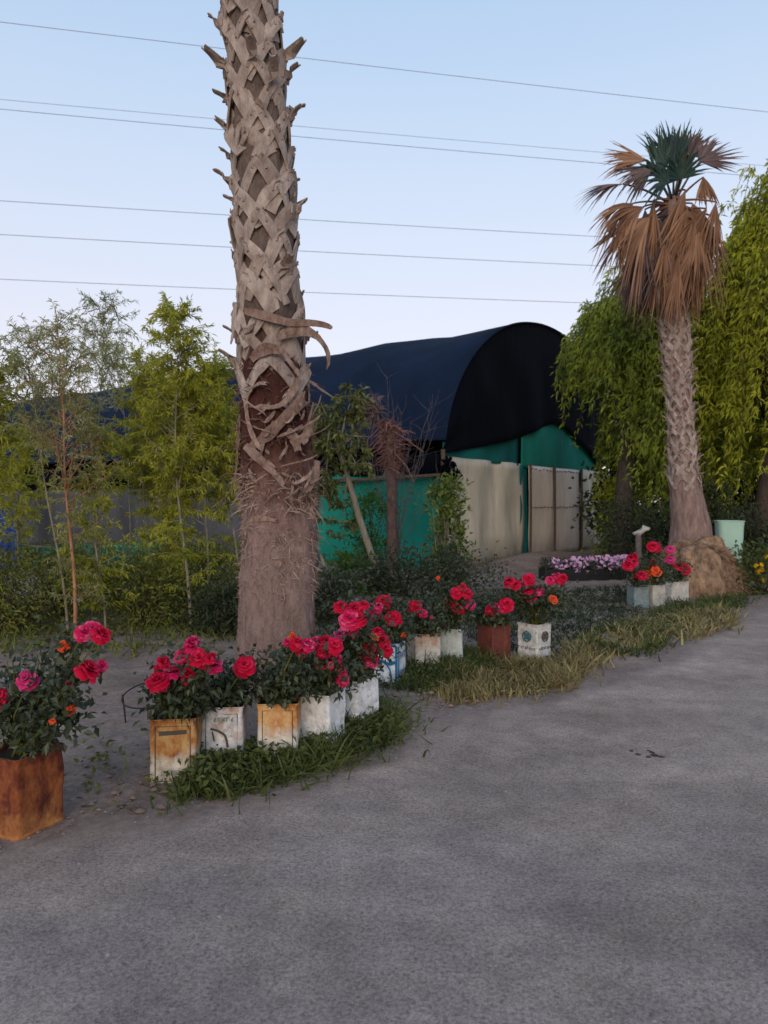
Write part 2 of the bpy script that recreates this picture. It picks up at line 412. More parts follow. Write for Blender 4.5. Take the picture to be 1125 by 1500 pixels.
M['sheet_a'] = sheet_mat('milky_sheet', (.42, .385, .30), (.60, .55, .44), (.27, .255, .20))
M['sheet_b'] = sheet_mat('cream_sheet', (.56, .475, .38), (.70, .605, .495), (.46, .395, .30))
M['sheet_c'] = sheet_mat('yellowed_sheet', (.43, .38, .27), (.56, .49, .36), (.32, .29, .14))

# ------------------------------------------------------------------ the setting
EDGE = np.array([[-60, 1.2], [-6, 2.2], [-2.34, 2.98], [-1.66, 3.25], [-1.34, 3.56], [-.99, 3.71], [-.43, 4.2], [.12, 4.74], [.28, 5.36],
                 [.69, 5.54], [1.5, 6.16], [2.6, 7.24], [3.8, 8.78], [5.5, 10.8], [10.7, 16], [60, 60]])
def y_edge(x): return np.interp(x, EDGE[:, 0], EDGE[:, 1])
def ground_z(x, y):
    m = np.clip((y - y_edge(x) + .12) / .35, 0, 1) * np.clip((40 - y) / 20, 0, 1)
    z = .018 * vnoise(x, y, 1.7, 1) + .016 * vnoise(x, y, 5, 2) + .012 * np.maximum(vnoise(x, y, 14, 3), -.2) + .007 * vnoise(x, y, 33, 4)
    return (z + .012) * m - .002 * (1 - m)
xs = np.concatenate([-np.geomspace(400, 5.2, 26), np.arange(-5, 8, .045), np.geomspace(8.1, 400, 26)])
ys = np.concatenate([[-60, -20, -5, 0, 1.5], np.arange(2.2, 8, .045), np.arange(8, 18, .14), np.geomspace(18.2, 900, 40)])
X, Y = np.meshgrid(xs, ys)
tag(MB().grid(np.stack([X, Y, ground_z(X, Y)], -1)).build('ground', M['dirt'], smooth=True), kind='structure')

xr = np.concatenate([-np.geomspace(60, 4.1, 20), np.arange(-4, 9, .03), np.geomspace(9.1, 60, 20)])
ye = y_edge(xr) + .07 * vnoise(xr, xr * 0, 2.2, 11) + .05 * vnoise(xr, xr * 0, 9, 12) + .035 * vnoise(xr, xr * 0, 24, 13) + .02 * vnoise(xr, xr * 0, 60, 14)
offs = np.array([60, 25, 12, 7, 5, 4, 3.2, 2.6, 2.1, 1.7, 1.4, 1.1, .85, .65, .5, .35, .22, .12, .05, 0])
gr = np.stack([np.broadcast_to(xr, (len(offs), len(xr))), ye[None] - offs[:, None], np.full((len(offs), len(xr)), .004)], -1)
dust = np.clip(np.exp(-offs[:, None] / (1.1 + 1.1 * np.clip(xr, 0, 1.2))[None]) * (.78 + .22 * np.clip(xr / 2, -1, 1))[None], 0, 1)
road = tag(MB().grid(gr, dust.ravel()).build('road', M['road']), kind='structure')
ea = road.data.attributes.new('edge', 'FLOAT', 'POINT')
ea.data.foreach_set('value', np.repeat(np.where(offs < 1e-6, 1.3, 1.25 * np.exp(-offs / .38)), len(xr)).astype(np.float32))

# loose stones and clods
def pebbles(n, fx, size):
    mb = MB()
    ico = np.array([[0, 0, 1], [.9, 0, .3], [.28, .85, .35], [-.72, .53, .3], [-.72, -.53, .35], [.28, -.85, .3], [0, 0, -.6]])
    f = [[0, 1, 2], [0, 2, 3], [0, 3, 4], [0, 4, 5], [0, 5, 1], [6, 2, 1], [6, 3, 2], [6, 4, 3], [6, 5, 4], [6, 1, 5]]
    for i in range(n):
        x, y = fx()
        s = size() ; a = rng.random() * 6.28
        v = ico * (1 + rng.normal(0, .16, (7, 3))) * np.array([s, s * rng.uniform(.6, 1), s * .6])
        v = v @ np.array([[math.cos(a), math.sin(a), 0], [-math.sin(a), math.cos(a), 0], [0, 0, 1]])
        mb.add(v + [x, y, float(ground_z(np.array(x), np.array(y))) + .004], f3=f, a=rng.random())
    return mb
def road_pt():
    while True:
        y = rng.uniform(1.9, 9); x = rng.uniform(-.6, .62) * y
        if y < y_edge(x) + .1: return x, y
def bed_pt():
    while True:
        x = rng.uniform(-2.6, 1.2); y = y_edge(x) + rng.gamma(1.6, .45) - .1
        if y < 8: return x, y
tag(pebbles(2800, road_pt, lambda: min(.013, rng.gamma(1.7, .0019) + .0018)).build('gravel', M['pebble']), kind='stuff')
tag(pebbles(900, bed_pt, lambda: min(.032, rng.gamma(1.6, .006) + .004)).build('soil_clods', M['dirt']), kind='stuff')

# ------------------------------------------------------------------ shade house
A0, U, W_ = np.array([1.27, 16.8, 0]), unit(np.array([6.73, 9.2, 0])), None
W_ = np.array([-U[1], U[0], 0]); WID = 11.4; NO = -W_      # NO: outward normal of the gable
def hp(s, L, z): return A0 + U * s + W_ * L + np.array([0, 0, z])
def arch(s, top=6.5): return 2.35 + (top - 2.35) * np.sqrt(np.clip(1 - ((s - WID / 2) / (WID / 2 + .05)) ** 2, 0, 1))
house = thing('shade_house', 'long tunnel shade house under dark net with pale sheet walls at its end', 'greenhouse', A0)
mb = MB()
Ls = np.linspace(-.14, 62, 90); ss = WID / 2 - WID / 2 * np.cos(np.linspace(0, np.pi, 44))
g = np.zeros((len(Ls), len(ss), 3))
for i, L in enumerate(Ls):
    sag = .10 * abs(math.sin(L * math.pi / 4.2)) ** .8
    for j, s in enumerate(ss):
        z = arch(s) - sag * 1.6 * math.sin(math.pi * s / WID) + (.12 * float(vnoise(L, s, .35, 21)) + .05 * float(vnoise(L, s, 1.1, 22))) * min(1, L / 3 + .1) + .35 * math.exp(-L / 3) * 0
        g[i, j] = hp(s, L, z)
mb.sheet(g, .012); mb.build('roof_net', M['net_blue'], house, smooth=True)
# hanging black net of the gable
hem_s = np.array([0, 1.6, 3.9, 4.8, 6.0, 7.0, 8.0, 9.5, 11.4]); hem_z = np.array([2.62, 2.84, 3.24, 3.5, 3.80, 3.68, 3.34, 2.8, 2.5])
mb = MB(); sg = np.linspace(0.02, WID - .02, 70); tg = np.linspace(0, 1, 16)
g = np.zeros((len(tg), len(sg), 3))
for i, t in enumerate(tg):
    for j, s in enumerate(sg):
        hz = np.interp(s, hem_s, hem_z); z = hz + (max(arch(s), hz + .02) - hz) * t
        out = .05 + .05 * (1 - t) * math.sin(s * 3.1 + .8 * math.sin(s * 1.3)) + .05 * (1 - t) + .16 * math.sin(math.pi * t) * float(vnoise(s * .9 + t, t * 1.5, 1, 24))
        g[i, j] = hp(s, 0, z) + NO * out
mb.sheet(g, .008); mb.build('gable_net', M['net_black'], house, smooth=True)
# green net between wall sheets and hem
def gsheet(s0, s1, z0f, z1f, out, wob, ns=20, nz=12, ph=0., wrk=2.5):
    g = np.zeros((nz, ns, 3))
    for i, t in enumerate(np.linspace(0, 1, nz)):
        for j, s in enumerate(np.linspace(s0, s1, ns)):
            z0, z1 = z0f(s), z1f(s)
            z = z0 + (z1 - z0) * t
            o = out + wob * (math.sin(s * wrk * 2 + ph + 1.2 * math.sin(z * 1.4 + ph)) * .6 + float(vnoise(s + ph, z, 1.6, 31)) * .7)
            g[i, j] = hp(s, 0, z) + NO * o
    return g
hemf = lambda s: float(np.interp(s, hem_s, hem_z)) + .25
mb = MB(); mb.sheet(gsheet(.1, 3.9, lambda s: 2.5, hemf, 0, .03), .006); mb.build('green_panel', M['net_green2'], house, smooth=True)
mb = MB(); mb.sheet(gsheet(3.98, 6.9, lambda s: 2.45, hemf, .02, .02, ph=1), .006); mb.build('green_panel', M['net_green'], house, smooth=True)
mb = MB(); mb.sheet(gsheet(6.95, 9.6, lambda s: 2.45, hemf, -.02, .03, ph=2), .006); mb.build('green_panel', M['net_green'], house, smooth=True)
# wall sheets
for s0, s1, m_, wob, ph, zt in ((.08, 4.12, 'sheet_a', .08, 0, 2.55), (4.40, 6.02, 'sheet_b', .02, 1, 2.52), (6.05, 8.07, 'sheet_b', .02, 2, 2.52), (8.1, 11.3, 'sheet_c', .07, 3, 2.55)):
    mb = MB(); mb.sheet(gsheet(s0, s1, lambda s: -.02, lambda s: zt, .05, wob, 30, 14, ph, 2.2), .006)
    mb.build('wall_sheet', M[m_], house, smooth=True)
mb = MB(); mb.sheet(gsheet(3.88, 4.5, lambda s: 0, lambda s: 2.5, .01, .06, 8, 14, 2), .006); mb.build('green_strip', M['net_green2'], house, smooth=True)
M['post'] = rough_mat('rusty_post', (.05, .035, .028), (.13, .095, .07), 20, None, .9, .4, .004)
for s in (4.42, 6.03, 8.08):
    mb = MB(); mb.tube([hp(s, 0, -.05) + NO * .1, hp(s, 0, 1.2) + NO * .11, hp(s, 0, 2.58) + NO * .1], .035, 8); mb.build('post', M['post'], house)
mb = MB(); p0 = hp(0, 0, 0) + NO * .06; mb.tube([p0, p0 + [0, 0, 2.7]], .05, 8); mb.build('post', M['post'], house)
for z, (s0, s1) in ((1.37, (4.5, 8.0)), (2.42, (4.5, 7.9))):
    mb = MB(); s = s0
    while s < s1:
        q = hp(s, 0, z + rng.normal(0, .012)) + NO * .085
        mb.tube([q, q + U * .06 + [0, 0, .02], q + U * .13 + [0, 0, rng.normal(0, .015)]], .012, 5); s += rng.uniform(.17, .26)
    mb.build('stitching', M['post'], house)
mb = MB(); c = hp(0, 0, 2.2) + NO * .15; pts = rng.normal(0, .11, (260, 3)) + c
mb.leaves(pts, rng.normal(size=(260, 3)), .14, .1); mb.build('net_bundle', M['net_black'], house)
# long side: black net skirt, green net, grey tarps, pipe
OUT = -U
def lsheet(L0, L1, z0, z1, out, wob, nl=40, nz=10, ph=0.):
    g = np.zeros((nz, nl, 3))
    for i, t in enumerate(np.linspace(0, 1, nz)):
        for j, L in enumerate(np.linspace(L0, L1, nl)):
            z = z0 + (z1 - z0) * t
            o = out + wob * (math.sin(L * 4 + ph + z * 1.3) * .5 + float(vnoise(L + ph, z, 1.4, 33)))
            g[i, j] = hp(0, L, z) + OUT * o
    return g[:, ::-1]
mb = MB(); mb.sheet(lsheet(0, 62, 2.15, 2.6, .06, .03, 80, 5), .008); mb.build('eave_net', M['net_black'], house, smooth=True)
mb = MB(); mb.sheet(lsheet(-.02, 3.6, -.02, 2.2, .0, .09, 40, 14), .008); mb.build('green_curtain', M['net_green'], house, smooth=True)
mb = MB(); mb.tube([hp(0, -.1, 2.12) + OUT * .14, hp(0, 2.5, 2.04) + OUT * .15, hp(0, 6, 2.1) + OUT * .14], .045, 8); mb.build('rail', M['post'], house)
mb = MB(); mb.sheet(lsheet(3.65, 9.0, -.02, 2.2, .0, .12, 60, 12, 1), .008); mb.build('grey_curtain', M['tarp_grey'], house, smooth=True)
mb = MB(); mb.sheet(lsheet(9.05, 34, -.02, 1.95, .0, .1, 120, 12, 2), .008); mb.build('grey_curtain', M['tarp_grey'], house, smooth=True)
mb = MB(); mb.sheet(lsheet(9.0, 62, 1.9, 2.3, -.1, .02, 60, 4, 2), .008); mb.build('eave_net', M['net_black'], house, smooth=True)
mb = MB(); mb.sheet(np.stack([np.stack([hp(s, .45, z) for s in np.linspace(.1, WID - .1, 24)]) for z in np.linspace(0, 3.1, 5)]), .01); mb.build('blackout_backing', M['net_black'], house)  # black backing added inside the gable so no sky light shows through gaps
mb = MB(); mb.sheet(np.stack([np.stack([hp(WID - .03, L, z) for L in np.linspace(.3, 62, 30)]) for z in np.linspace(0, 2.7, 5)]), .01); mb.build('side_net', M['net_black'], house)
# far gable, closes the tunnel
mb = MB(); sg = np.linspace(0.1, WID - .1, 30); mb.sheet(np.stack([np.stack([hp(s, 61.9, 0 + arch(s) * t) for s in sg]) for t in np.linspace(0, 1, 6)]), .01); mb.build('end_net', M['net_black'], house)

# low green net, blue tarp, soil heap
def strip_thing(name, label, cat, p0, p1, z0, z1, mat, wob=.05, n=40):
    o = None; mb = MB(); d = p1 - p0; nn = unit(np.array([d[1], -d[0], 0]))
    g = np.zeros((8, n, 3))
    for i, t in enumerate(np.linspace(0, 1, 8)):
        for j, u in enumerate(np.linspace(0, 1, n)):
            top = z1 + .06 * float(vnoise(u * 6, 0, 1, 41))
            g[i, j] = p0 + d * u + nn * wob * (math.sin(u * 31 + 2 * t) * .5 + float(vnoise(u * 9, t * 2, 1, 42))) + [0, 0, z0 + (top - z0) * t]
    mb.sheet(g, .006); o = mb.build(name, mat, smooth=True)
    return tag(o, label, cat)
strip_thing('net_fence', 'low green net strip fence behind the thin saplings at left', 'fence', P(20, 0, 17) * [1, 1, 0], P(235, 0, 17.6) * [1, 1, 0], -.02, .55, M['net_green2'])
strip_thing('blue_tarp', 'dark blue tarp hanging at the left edge beyond the saplings', 'tarp', P(-90, 0, 15.6) * [1, 1, 0], P(24, 0, 16.2) * [1, 1, 0], 0, 1.55, M['tarp_blue'], .12)

def mound(name, mat, c, rx, ry, h, label=None, cat=None, parent=None, rot=0., rough=.12, seed=0, n=36, kind=None, pw=2.4):
    mb = MB(); g = np.zeros((n, n * 2, 3))
    for i, t in enumerate(np.linspace(0.02, 1, n)):
        for j, a in enumerate(np.linspace(0, 2 * np.pi, n * 2, endpoint=False)):
            k = 1 + rough * float(vnoise(math.cos(a) * 2 + seed, math.sin(a) * 2 + t * 1.5, 1.3, 51)) + rough * .5 * float(vnoise(math.cos(a) * 6 + seed, math.sin(a) * 6 + t * 5, 1.3, 52))
            x, y = math.cos(a) * rx * t * k, math.sin(a) * ry * t * k
            z = h * max(0, 1 - t ** pw) * (1 + rough * .8 * float(vnoise(x * 6 + seed, y * 6, 1, 53)))
            g[i, j] = [c[0] + x * math.cos(rot) - y * math.sin(rot), c[1] + x * math.sin(rot) + y * math.cos(rot), z - .03]
    mb.grid(g, closed=True); i = mb.n
    mb.add(np.vstack([[[c[0], c[1], h - .03]], g[0]]), f3=[[0, 1 + j, 1 + (j + 1) % (2 * n)] for j in range(2 * n)])
    return tag(mb.build(name, mat, parent, smooth=True), label, cat, kind=kind)
mound('soil_heap', M['dirt'], G(785, 825), 3.2, .8, .28, kind='structure', rot=math.atan2(U[1], U[0]))

# ------------------------------------------------------------------ palms
def ribbon(mb, c, nrm, w, thick, a=.5, cup=0., ragged=0.):
    """strap along centre line c, facing nrm, given thickness"""
    c = np.asarray(c, float); nrm = unit(nrm); t = unit(np.gradient(c, axis=0))
    side = unit(np.cross(t, nrm)); w = np.broadcast_to(np.asarray(w, float), (len(c),))
    g = np.stack([c + side * (w * k)[:, None] + nrm * (-cup * w * (2 * k) ** 2)[:, None] for k in (-.5, -.2, .2, .5)], 1)
    if ragged:
        g[-1] += t[-1] * rng.uniform(-ragged, ragged, (4, 1))
    mb.sheet(g, -thick, a)
def trunk_frame(path, rad):
    """path (z sorted) -> centre and radius at height z"""
    path = np.asarray(path, float); rad = np.asarray(rad, float)
    cz = lambda z: np.array([np.interp(z, path[:, 2], path[:, 0]), np.interp(z, path[:, 2], path[:, 1]), z])
    rz = lambda z: float(np.interp(z, path[:, 2], rad))
    return cz, rz
def boot(mb, cz, rz, th, z, span, drop, sw, stub, so=.05, shade=.2):
    """split leaf base: two straps running down round the trunk from a cut stalk"""
    for sgn in (-1, 1):
        pts, ns = [], []
        wob = rng.normal(0, .18, 3); sp = span * rng.uniform(.72, 1.2); dp = drop * rng.uniform(.8, 1.2)
        for t in np.linspace(0, 1, 8):
            a = th + sgn * sp * t; zz = z - dp * t ** 1.15
            n = np.array([math.cos(a), math.sin(a), 0]); r = rz(zz) + so * (1 - t) ** 1.3 + .012
            pts.append(cz(zz) + n * r); ns.append(n + [0, 0, .25] + wob)
        ribbon(mb, pts, np.array(ns), np.linspace(sw * .8, sw * 1.12, 8) * rng.uniform(.72, 1.15) * (1 + .12 * vnoise(np.linspace(0, 4, 8) + rng.uniform(0, 60), np.zeros(8), 1, 78)), .014, rng.uniform(0, shade) + (.35 if rng.random() < .18 else 0), cup=rng.uniform(.0, .22))
    n = np.array([math.cos(th), math.sin(th), 0]); tg = np.array([-math.sin(th), math.cos(th), 0])
    L = stub * rng.uniform(.6, 1.3); up = rng.uniform(.15, .75); tw = rng.normal(0, .35)
    p0 = cz(z - .08) + n * (rz(z) + so * .5); pts = []
    for t in np.linspace(0, 1, 6):
        pts.append(p0 + [0, 0, .1 * t] + n * L * (.35 * t + .65 * t * t) + np.array([0, 0, 1]) * L * up * t * (1.2 - .5 * t) + tg * L * tw * t * t)
    nn = np.array([n * (-.3 - t) + np.array([0, 0, 1.0]) * (.2 + t) for t in np.linspace(0, 1, 6)])
    nn = np.array([n * (1 - t) + np.array([0, 0, 1.0]) * (.3 + t) for t in np.linspace(0, 1, 6)])
    ribbon(mb, pts, nn, np.linspace(sw * .98, sw * .42, 6), .012, rng.uniform(.05, .8), cup=-.22, ragged=.02)

def trunk_mesh(mb, path, rad, n=40, rough=.03, step=.05, seed=0):
    cz, rz = trunk_frame(path, rad); zs = np.arange(path[0][2], path[-1][2], step)
    g = np.zeros((len(zs), n, 3)); th = np.linspace(0, 2 * np.pi, n, endpoint=False)
    for i, z in enumerate(zs):
        r = rz(z) * (1 + rough * vnoise(th * 3 + seed, np.full(n, z * 4), 1, 61) + rough * .6 * vnoise(np.cos(th) * 7 + seed, np.sin(th) * 7 + z * 9, 1, 62))
        c = cz(z); g[i] = np.stack([c[0] + np.cos(th) * r, c[1] + np.sin(th) * r, np.full(n, z)], -1)
    mb.grid(g, closed=True)
    mb.add(np.vstack([cz(zs[-1])[None], g[-1]]), f3=[[0, 1 + j, 1 + (j + 1) % n] for j in range(n)])
    return cz, rz
def fibres(mb, cz, rz, z0, z1, n, L, W, down=.3, flare=.8, th0=0, th1=2 * np.pi):
    z = rng.uniform(z0, z1, n); th = rng.uniform(th0, th1, n)
    nn = np.stack([np.cos(th), np.sin(th), np.zeros(n)], -1); tg = np.stack([-np.sin(th), np.cos(th), np.zeros(n)], -1)
    p = np.array([cz(a) for a in z]) + nn * (np.array([rz(a) for a in z]) * .98)[:, None]
    d = nn * rng.uniform(.2, flare, n)[:, None] + tg * rng.normal(0, .7, n)[:, None] + np.array([0, 0, 1.0]) * rng.normal(-down, .7, n)[:, None]
    mb.blades(p, d, rng.uniform(.4, 1, n) * L, rng.uniform(.5, 1.2, n) * W, rng.uniform(.1, .8, n))

# --- the big palm in front
D1 = 6.2
pth = [P(402, 1015, D1) * [1, 1, 0] + [0, 0, -.05]] + [P(x, y, D1) for x, y in ((402, 990), (405, 900), (409, 800), (408, 700), (402, 600), (397, 500), (393, 400), (388, 300), (382, 200), (375, 100), (367, 0))] + [P(352, -180, D1), P(336, -380, D1)]
wd = np.array([118, 116, 108, 106, 104, 100, 88, 80, 80, 78, 76, 74, 70, 66]) / F * D1 / 2
palm = thing('palm_tree', 'tall fan palm with latticed tan leaf bases, its thick trunk rising behind the front tins', 'palm tree', pth[0] * [1, 1, 0])
mb = MB(); zt0 = P(0, 690, D1)[2]; zt1 = P(0, 520, D1)[2]
cz, rz = trunk_frame(pth, wd)
def big_trunk_mat():
    m, nt, b, out = new_mat('palm_trunk_fibre')
    tc = nt.nodes.new('ShaderNodeTexCoord'); sp = nt.nodes.new('ShaderNodeSeparateXYZ'); nt.links.new(tc.outputs['Object'], sp.inputs[0])
    zz = math_n(nt, 'ADD', sp.outputs['Z'], math_n(nt, 'MULTIPLY', math_n(nt, 'SUBTRACT', noise(nt, 5, 4, .6), .5), 1.0))
    zz = math_n(nt, 'MULTIPLY', zz, .2)
    c = ramp(nt, zz, [(.0, (.27, .185, .16)), (.24, (.29, .20, .17)), (.34, (.17, .09, .07)), (.41, (.07, .026, .02)), (.52, (.08, .032, .026)), (.60, (.12, .085, .07)), (.8, (.16, .12, .10))])
    f1 = noise(nt, 26, 6, .75, stretch=(1, 1, .3), seed=2); f2 = noise(nt, 6, 5, .65, seed=5)
    c = mix(nt, .85, c, ramp(nt, f1, [(.28, (.45, .42, .41)), (.5, (.95, .95, .95)), (.75, (1.3, 1.3, 1.3))]), 'MULTIPLY')
    c = mix(nt, .6, c, ramp(nt, f2, [(.3, (.6, .58, .58)), (.7, (1.2, 1.2, 1.2))]), 'MULTIPLY')
    nt.links.new(c, b.inputs['Base Color']); b.inputs['Roughness'].default_value = .95; b.inputs['Specular IOR Level'].default_value = .15
    bump(nt, b, math_n(nt, 'ADD', f1, math_n(nt, 'MULTIPLY', f2, 1.5)), .9, .03)
    return m
M['trunk_big'] = big_trunk_mat()
zd = np.array([p[2] for p in pth]); zz_ = np.unique(np.concatenate([zd, np.arange(0, 2.9, .06)]))
bul = .02 * np.exp(-((zz_ - zt0) / .10) ** 2) + .022 * np.exp(-((zz_ - P(0, 770, D1)[2]) / .07) ** 2) + .014 * np.exp(-((zz_ - P(0, 845, D1)[2]) / .05) ** 2)
pth_f = [cz(q) for q in zz_]; wd_f = [rz(q) + e for q, e in zip(zz_, bul)]
trunk_mesh(mb, pth_f, wd_f, 84, .05, .03); mb.build('trunk', M['trunk_big'], palm, smooth=True)
z = P(0, 525, D1)[2]; k = 0; extra = MB(); nb = 0
while z < 7.6:
    n = 5
    for i in range(n):
        th = (i + .5 * (k % 2)) / n * 2 * np.pi + rng.normal(0, .09) - .35
        zz = z + rng.normal(0, .045)
        front = math.sin(th) < .45
        mb = MB() if (z < 5.9 and front and nb < 100) else extra
        boot(mb, cz, rz, th, zz, .86, .29, .125, .15 if rng.random() < (.75 if abs(math.cos(th)) > .75 else .22) else .025, .04, .35)
        if mb is not extra: mb.build('leaf_base', M['boot'], palm, smooth=False); nb += 1
    z += .19; k += 1
tag(extra.build('leaf_bases', M['boot'], palm), kind='stuff')
# loose torn strips where the cut bases end
def loose(px, w, mat='strip', thick=.01, cup=.15, out=.05, name='loose_strip', nrm_y=-1.0):
    px = np.array(px, float)
    t = np.linspace(0, 1, len(px)); tt = np.linspace(0, 1, 14)
    from_ = [np.interp(tt, t, px[:, k]) for k in range(3)]
    sm = lambda v: np.convolve(np.pad(v, 2, mode='edge'), np.ones(5) / 5, 'valid')
    xs_, ys_, ds = map(sm, from_)
    pts = np.array([P(a, b, D1 + c) for a, b, c in zip(xs_, ys_, ds)])
    nr = np.array([unit(np.array([(p - cz(p[2]))[0], (p - cz(p[2]))[1], 0]) + np.array([0, nrm_y * .2, .15])) for p in pts])
    ww = np.interp(tt, np.linspace(0, 1, len(w)), w) * (1 + .22 * vnoise(tt * 7 + rng.uniform(0, 50), tt * 0, 1, 77)); nr = unit(nr + rng.normal(0, .12, nr.shape) + rng.normal(0, .25, 3))
    mb = MB(); ribbon(mb, pts, nr, ww, thick * .7, rng.uniform(0, .55), cup=cup * rng.uniform(-.4, .8), ragged=.022)
    mb.build(name, M[mat], palm)
f_ = -.33
loose([(358, 660, -.27), (385, 645, f_), (420, 610, -.36), (452, 578, -.24)], [.03, .085, .095, .10])
loose([(440, 548, -.26), (425, 590, -.37), (395, 600, f_), (362, 590, -.25), (352, 598, -.12)], [.07, .05, .05, .045, .03])
loose([(358, 600, -.22), (362, 575, -.27), (378, 560, -.34), (392, 562, f_)], [.03, .04, .04, .03])
loose([(360, 585, -.24), (362, 615, -.28), (370, 640, -.31), (382, 658, f_)], [.03, .035, .035, .03])
loose([(356, 650, -.26), (375, 668, -.34), (400, 690, -.36), (418, 712, f_)], [.06, .08, .06, .03])
loose([(352, 600, -.1), (349, 640, -.1), (346, 690, -.1), (343, 712, -.1)], [.06, .09, .07, .03])
loose([(366, 530, -.28), (385, 510, f_), (410, 512, -.36), (425, 525, f_)], [.06, .10, .07, .03])
loose([(352, 455, -.28), (380, 460, f_), (410, 470, -.36), (440, 478, -.3), (468, 468, -.2), (494, 486, -.15)], [.04, .08, .07, .065, .045, .03])
loose([(400, 500, f_), (430, 482, -.3), (455, 482, -.24), (472, 500, -.2), (488, 520, -.16), (478, 545, -.14)], [.05, .09, .07, .055, .04, .015])
loose([(408, 508, -.36), (425, 530, -.36), (444, 555, -.3)], [.03, .045, .05])
loose([(345, 440, -.16), (343, 465, -.12), (341, 490, -.1), (338, 505, -.1)], [.05, .06, .05, .02], 'boot')
loose([(350, 470, -.1), (352, 500, -.1), (356, 530, -.1), (357, 545, -.1)], [.05, .05, .04, .02], 'boot')
loose([(372, 478, -.3), (355, 490, -.2), (346, 505, -.15)], [.08, .07, .04])
loose([(420, 630, -.36), (432, 640, -.33), (438, 665, -.34)], [.07, .09, .05])
loose([(440, 650, -.31), (452, 632, -.28), (458, 615, -.25)], [.06, .08, .04])
loose([(466, 672, -.2), (462, 700, -.22), (448, 722, -.28)], [.05, .07, .04])
loose([(356, 785, -.2), (364, 762, -.26), (385, 758, f_), (410, 764, -.33)], [.05, .05, .045, .02])
loose([(452, 556, -.2), (475, 573, -.18), (490, 583, -.16)], [.04, .025, .015])
for i in range(44):
    x = rng.uniform(360, 466); y = rng.uniform(600, 735); dx = rng.normal(0, 26); dy = rng.uniform(6, 36)
    dd = -math.sqrt(max(0.01, 1 - ((x - 408) / 60) ** 2)) * .31; wi = rng.uniform(.008, .03)
    loose([(x + dx, y - dy, dd + .03), (x + dx * .8, y - dy * .55, dd - .03), (x + dx * .25, y - dy * .1, dd - .06 - rng.uniform(0, .05)), (x, y + rng.uniform(-8, 14), dd - .01)], [wi * .5, wi, wi * .9, wi * .3], thick=.006, cup=.1)
mb = MB(); zf = lambda y: P(0, y, D1)[2]
fibres(mb, cz, rz, zf(750), zf(690), 900, .15, .013, .3, .34)
fibres(mb, cz, rz, zf(795), zf(760), 520, .12, .011, .35, .34)
fibres(mb, cz, rz, zf(868), zf(808), 900, .09, .010, .2, .3)
fibres(mb, cz, rz, zf(1010), zf(700), 2600, .07, .006, .6, .2)
mb.build('fibre_fringe', M['fibre'], palm); mb = MB()
fibres(mb, cz, rz, zf(700), zf(530), 700, .15, .016, .1, .35)
mb.build('dark_fibre', M['fibre_red'], palm)

# --- fan fronds
def frond(hub, axis, normal, pet_from, r, nseg=30, spread=1.9, droop=.25, w=.03, fold=.0, mix_a=(0, 1)):
    """fan leaf: stalk from the crown to the hub, then segments radiating about axis"""
    mb = MB(); hub = np.asarray(hub, float); axis = unit(axis); normal = unit(np.asarray(normal, float) - axis * np.dot(normal, axis)); side = np.cross(axis, normal)
    mid = (np.asarray(pet_from) + hub) / 2 + np.array([0, 0, .12 * np.linalg.norm(hub - pet_from)])
    t = np.linspace(0, 1, 7)[:, None]
    mb.tube((1 - t) ** 2 * pet_from + 2 * t * (1 - t) * mid + t * t * hub, np.linspace(.025, .014, 7), 5, a=rng.uniform(.2, .7))
    for a in np.linspace(-spread, spread, nseg):
        a += rng.normal(0, .04)
        d = axis * math.cos(a) + side * math.sin(a)
        L = r * (.62 + .38 * math.cos(a * .8)) * rng.uniform(.68, 1.12); dr_ = droop * rng.uniform(.4, 1.9); kink = rng.normal(0, .16)
        rows = []; ti = np.array([0, .25, .5, .75, .9, 1.0])
        sd = np.cross(d, normal); pl = rng.normal(0, .25)
        wv = np.array([.25, .8, 1, .62, .3, .03]) * w
        for q, wq in zip(ti, wv):
            c = hub + d * L * q + normal * (fold * L * math.sin(abs(a)) * q) + np.array([0, 0, -1]) * dr_ * L * q ** 2.2 + side * kink * L * q ** 3 * .4 + normal * kink * L * q * q * .5
            s2 = sd * math.cos(pl) + normal * math.sin(pl)
            rows.append([c - s2 * wq, c + normal * wq * .35, c + s2 * wq])
        mb.grid(np.array(rows), rng.uniform(*mix_a))
    return mb

D2 = 12.9
pth2 = [P(1014, 862, D2) * [1, 1, 0]] + [P(x, y, D2) for x, y in ((1012, 800), (1012, 770), (1005, 720), (1001, 690), (998, 640), (994, 580), (990, 520), (986, 460), (982, 400), (982, 330), (984, 292))]
wd2 = np.array([66, 62, 55, 44, 37, 33, 31, 37, 36, 36, 34, 26]) / F * D2 / 2
palm2 = thing('palm_tree', 'shaggy fan palm with a brown skirt of dead fronds on a dry root mound', 'palm tree', pth2[0])
mb = MB(); cz2, rz2 = trunk_mesh(mb, pth2, wd2, 40, .04, .05, 5); mb.build('trunk', M['trunk_fibre'], palm2, smooth=True)
z = P(0, 695, D2)[2]; k = 0; zend = P(0, 455, D2)[2]; nb = 0; extra = MB()
while z < zend:
    for i in range(6):
        th = (i + .5 * (k % 2)) / 6 * 2 * np.pi + rng.normal(0, .12)
        front = math.sin(th) < .3
        mb = MB() if front and nb < 100 else extra
        boot(mb, cz2, rz2, th, z + rng.normal(0, .03), .75, .22, .08, .09, .032, .35)
        if mb is not extra: mb.build('leaf_base', M['boot'], palm2); nb += 1
    z += .15; k += 1
tag(extra.build('leaf_bases', M['boot'], palm2), kind='stuff')
C2 = P(984, 300, D2)
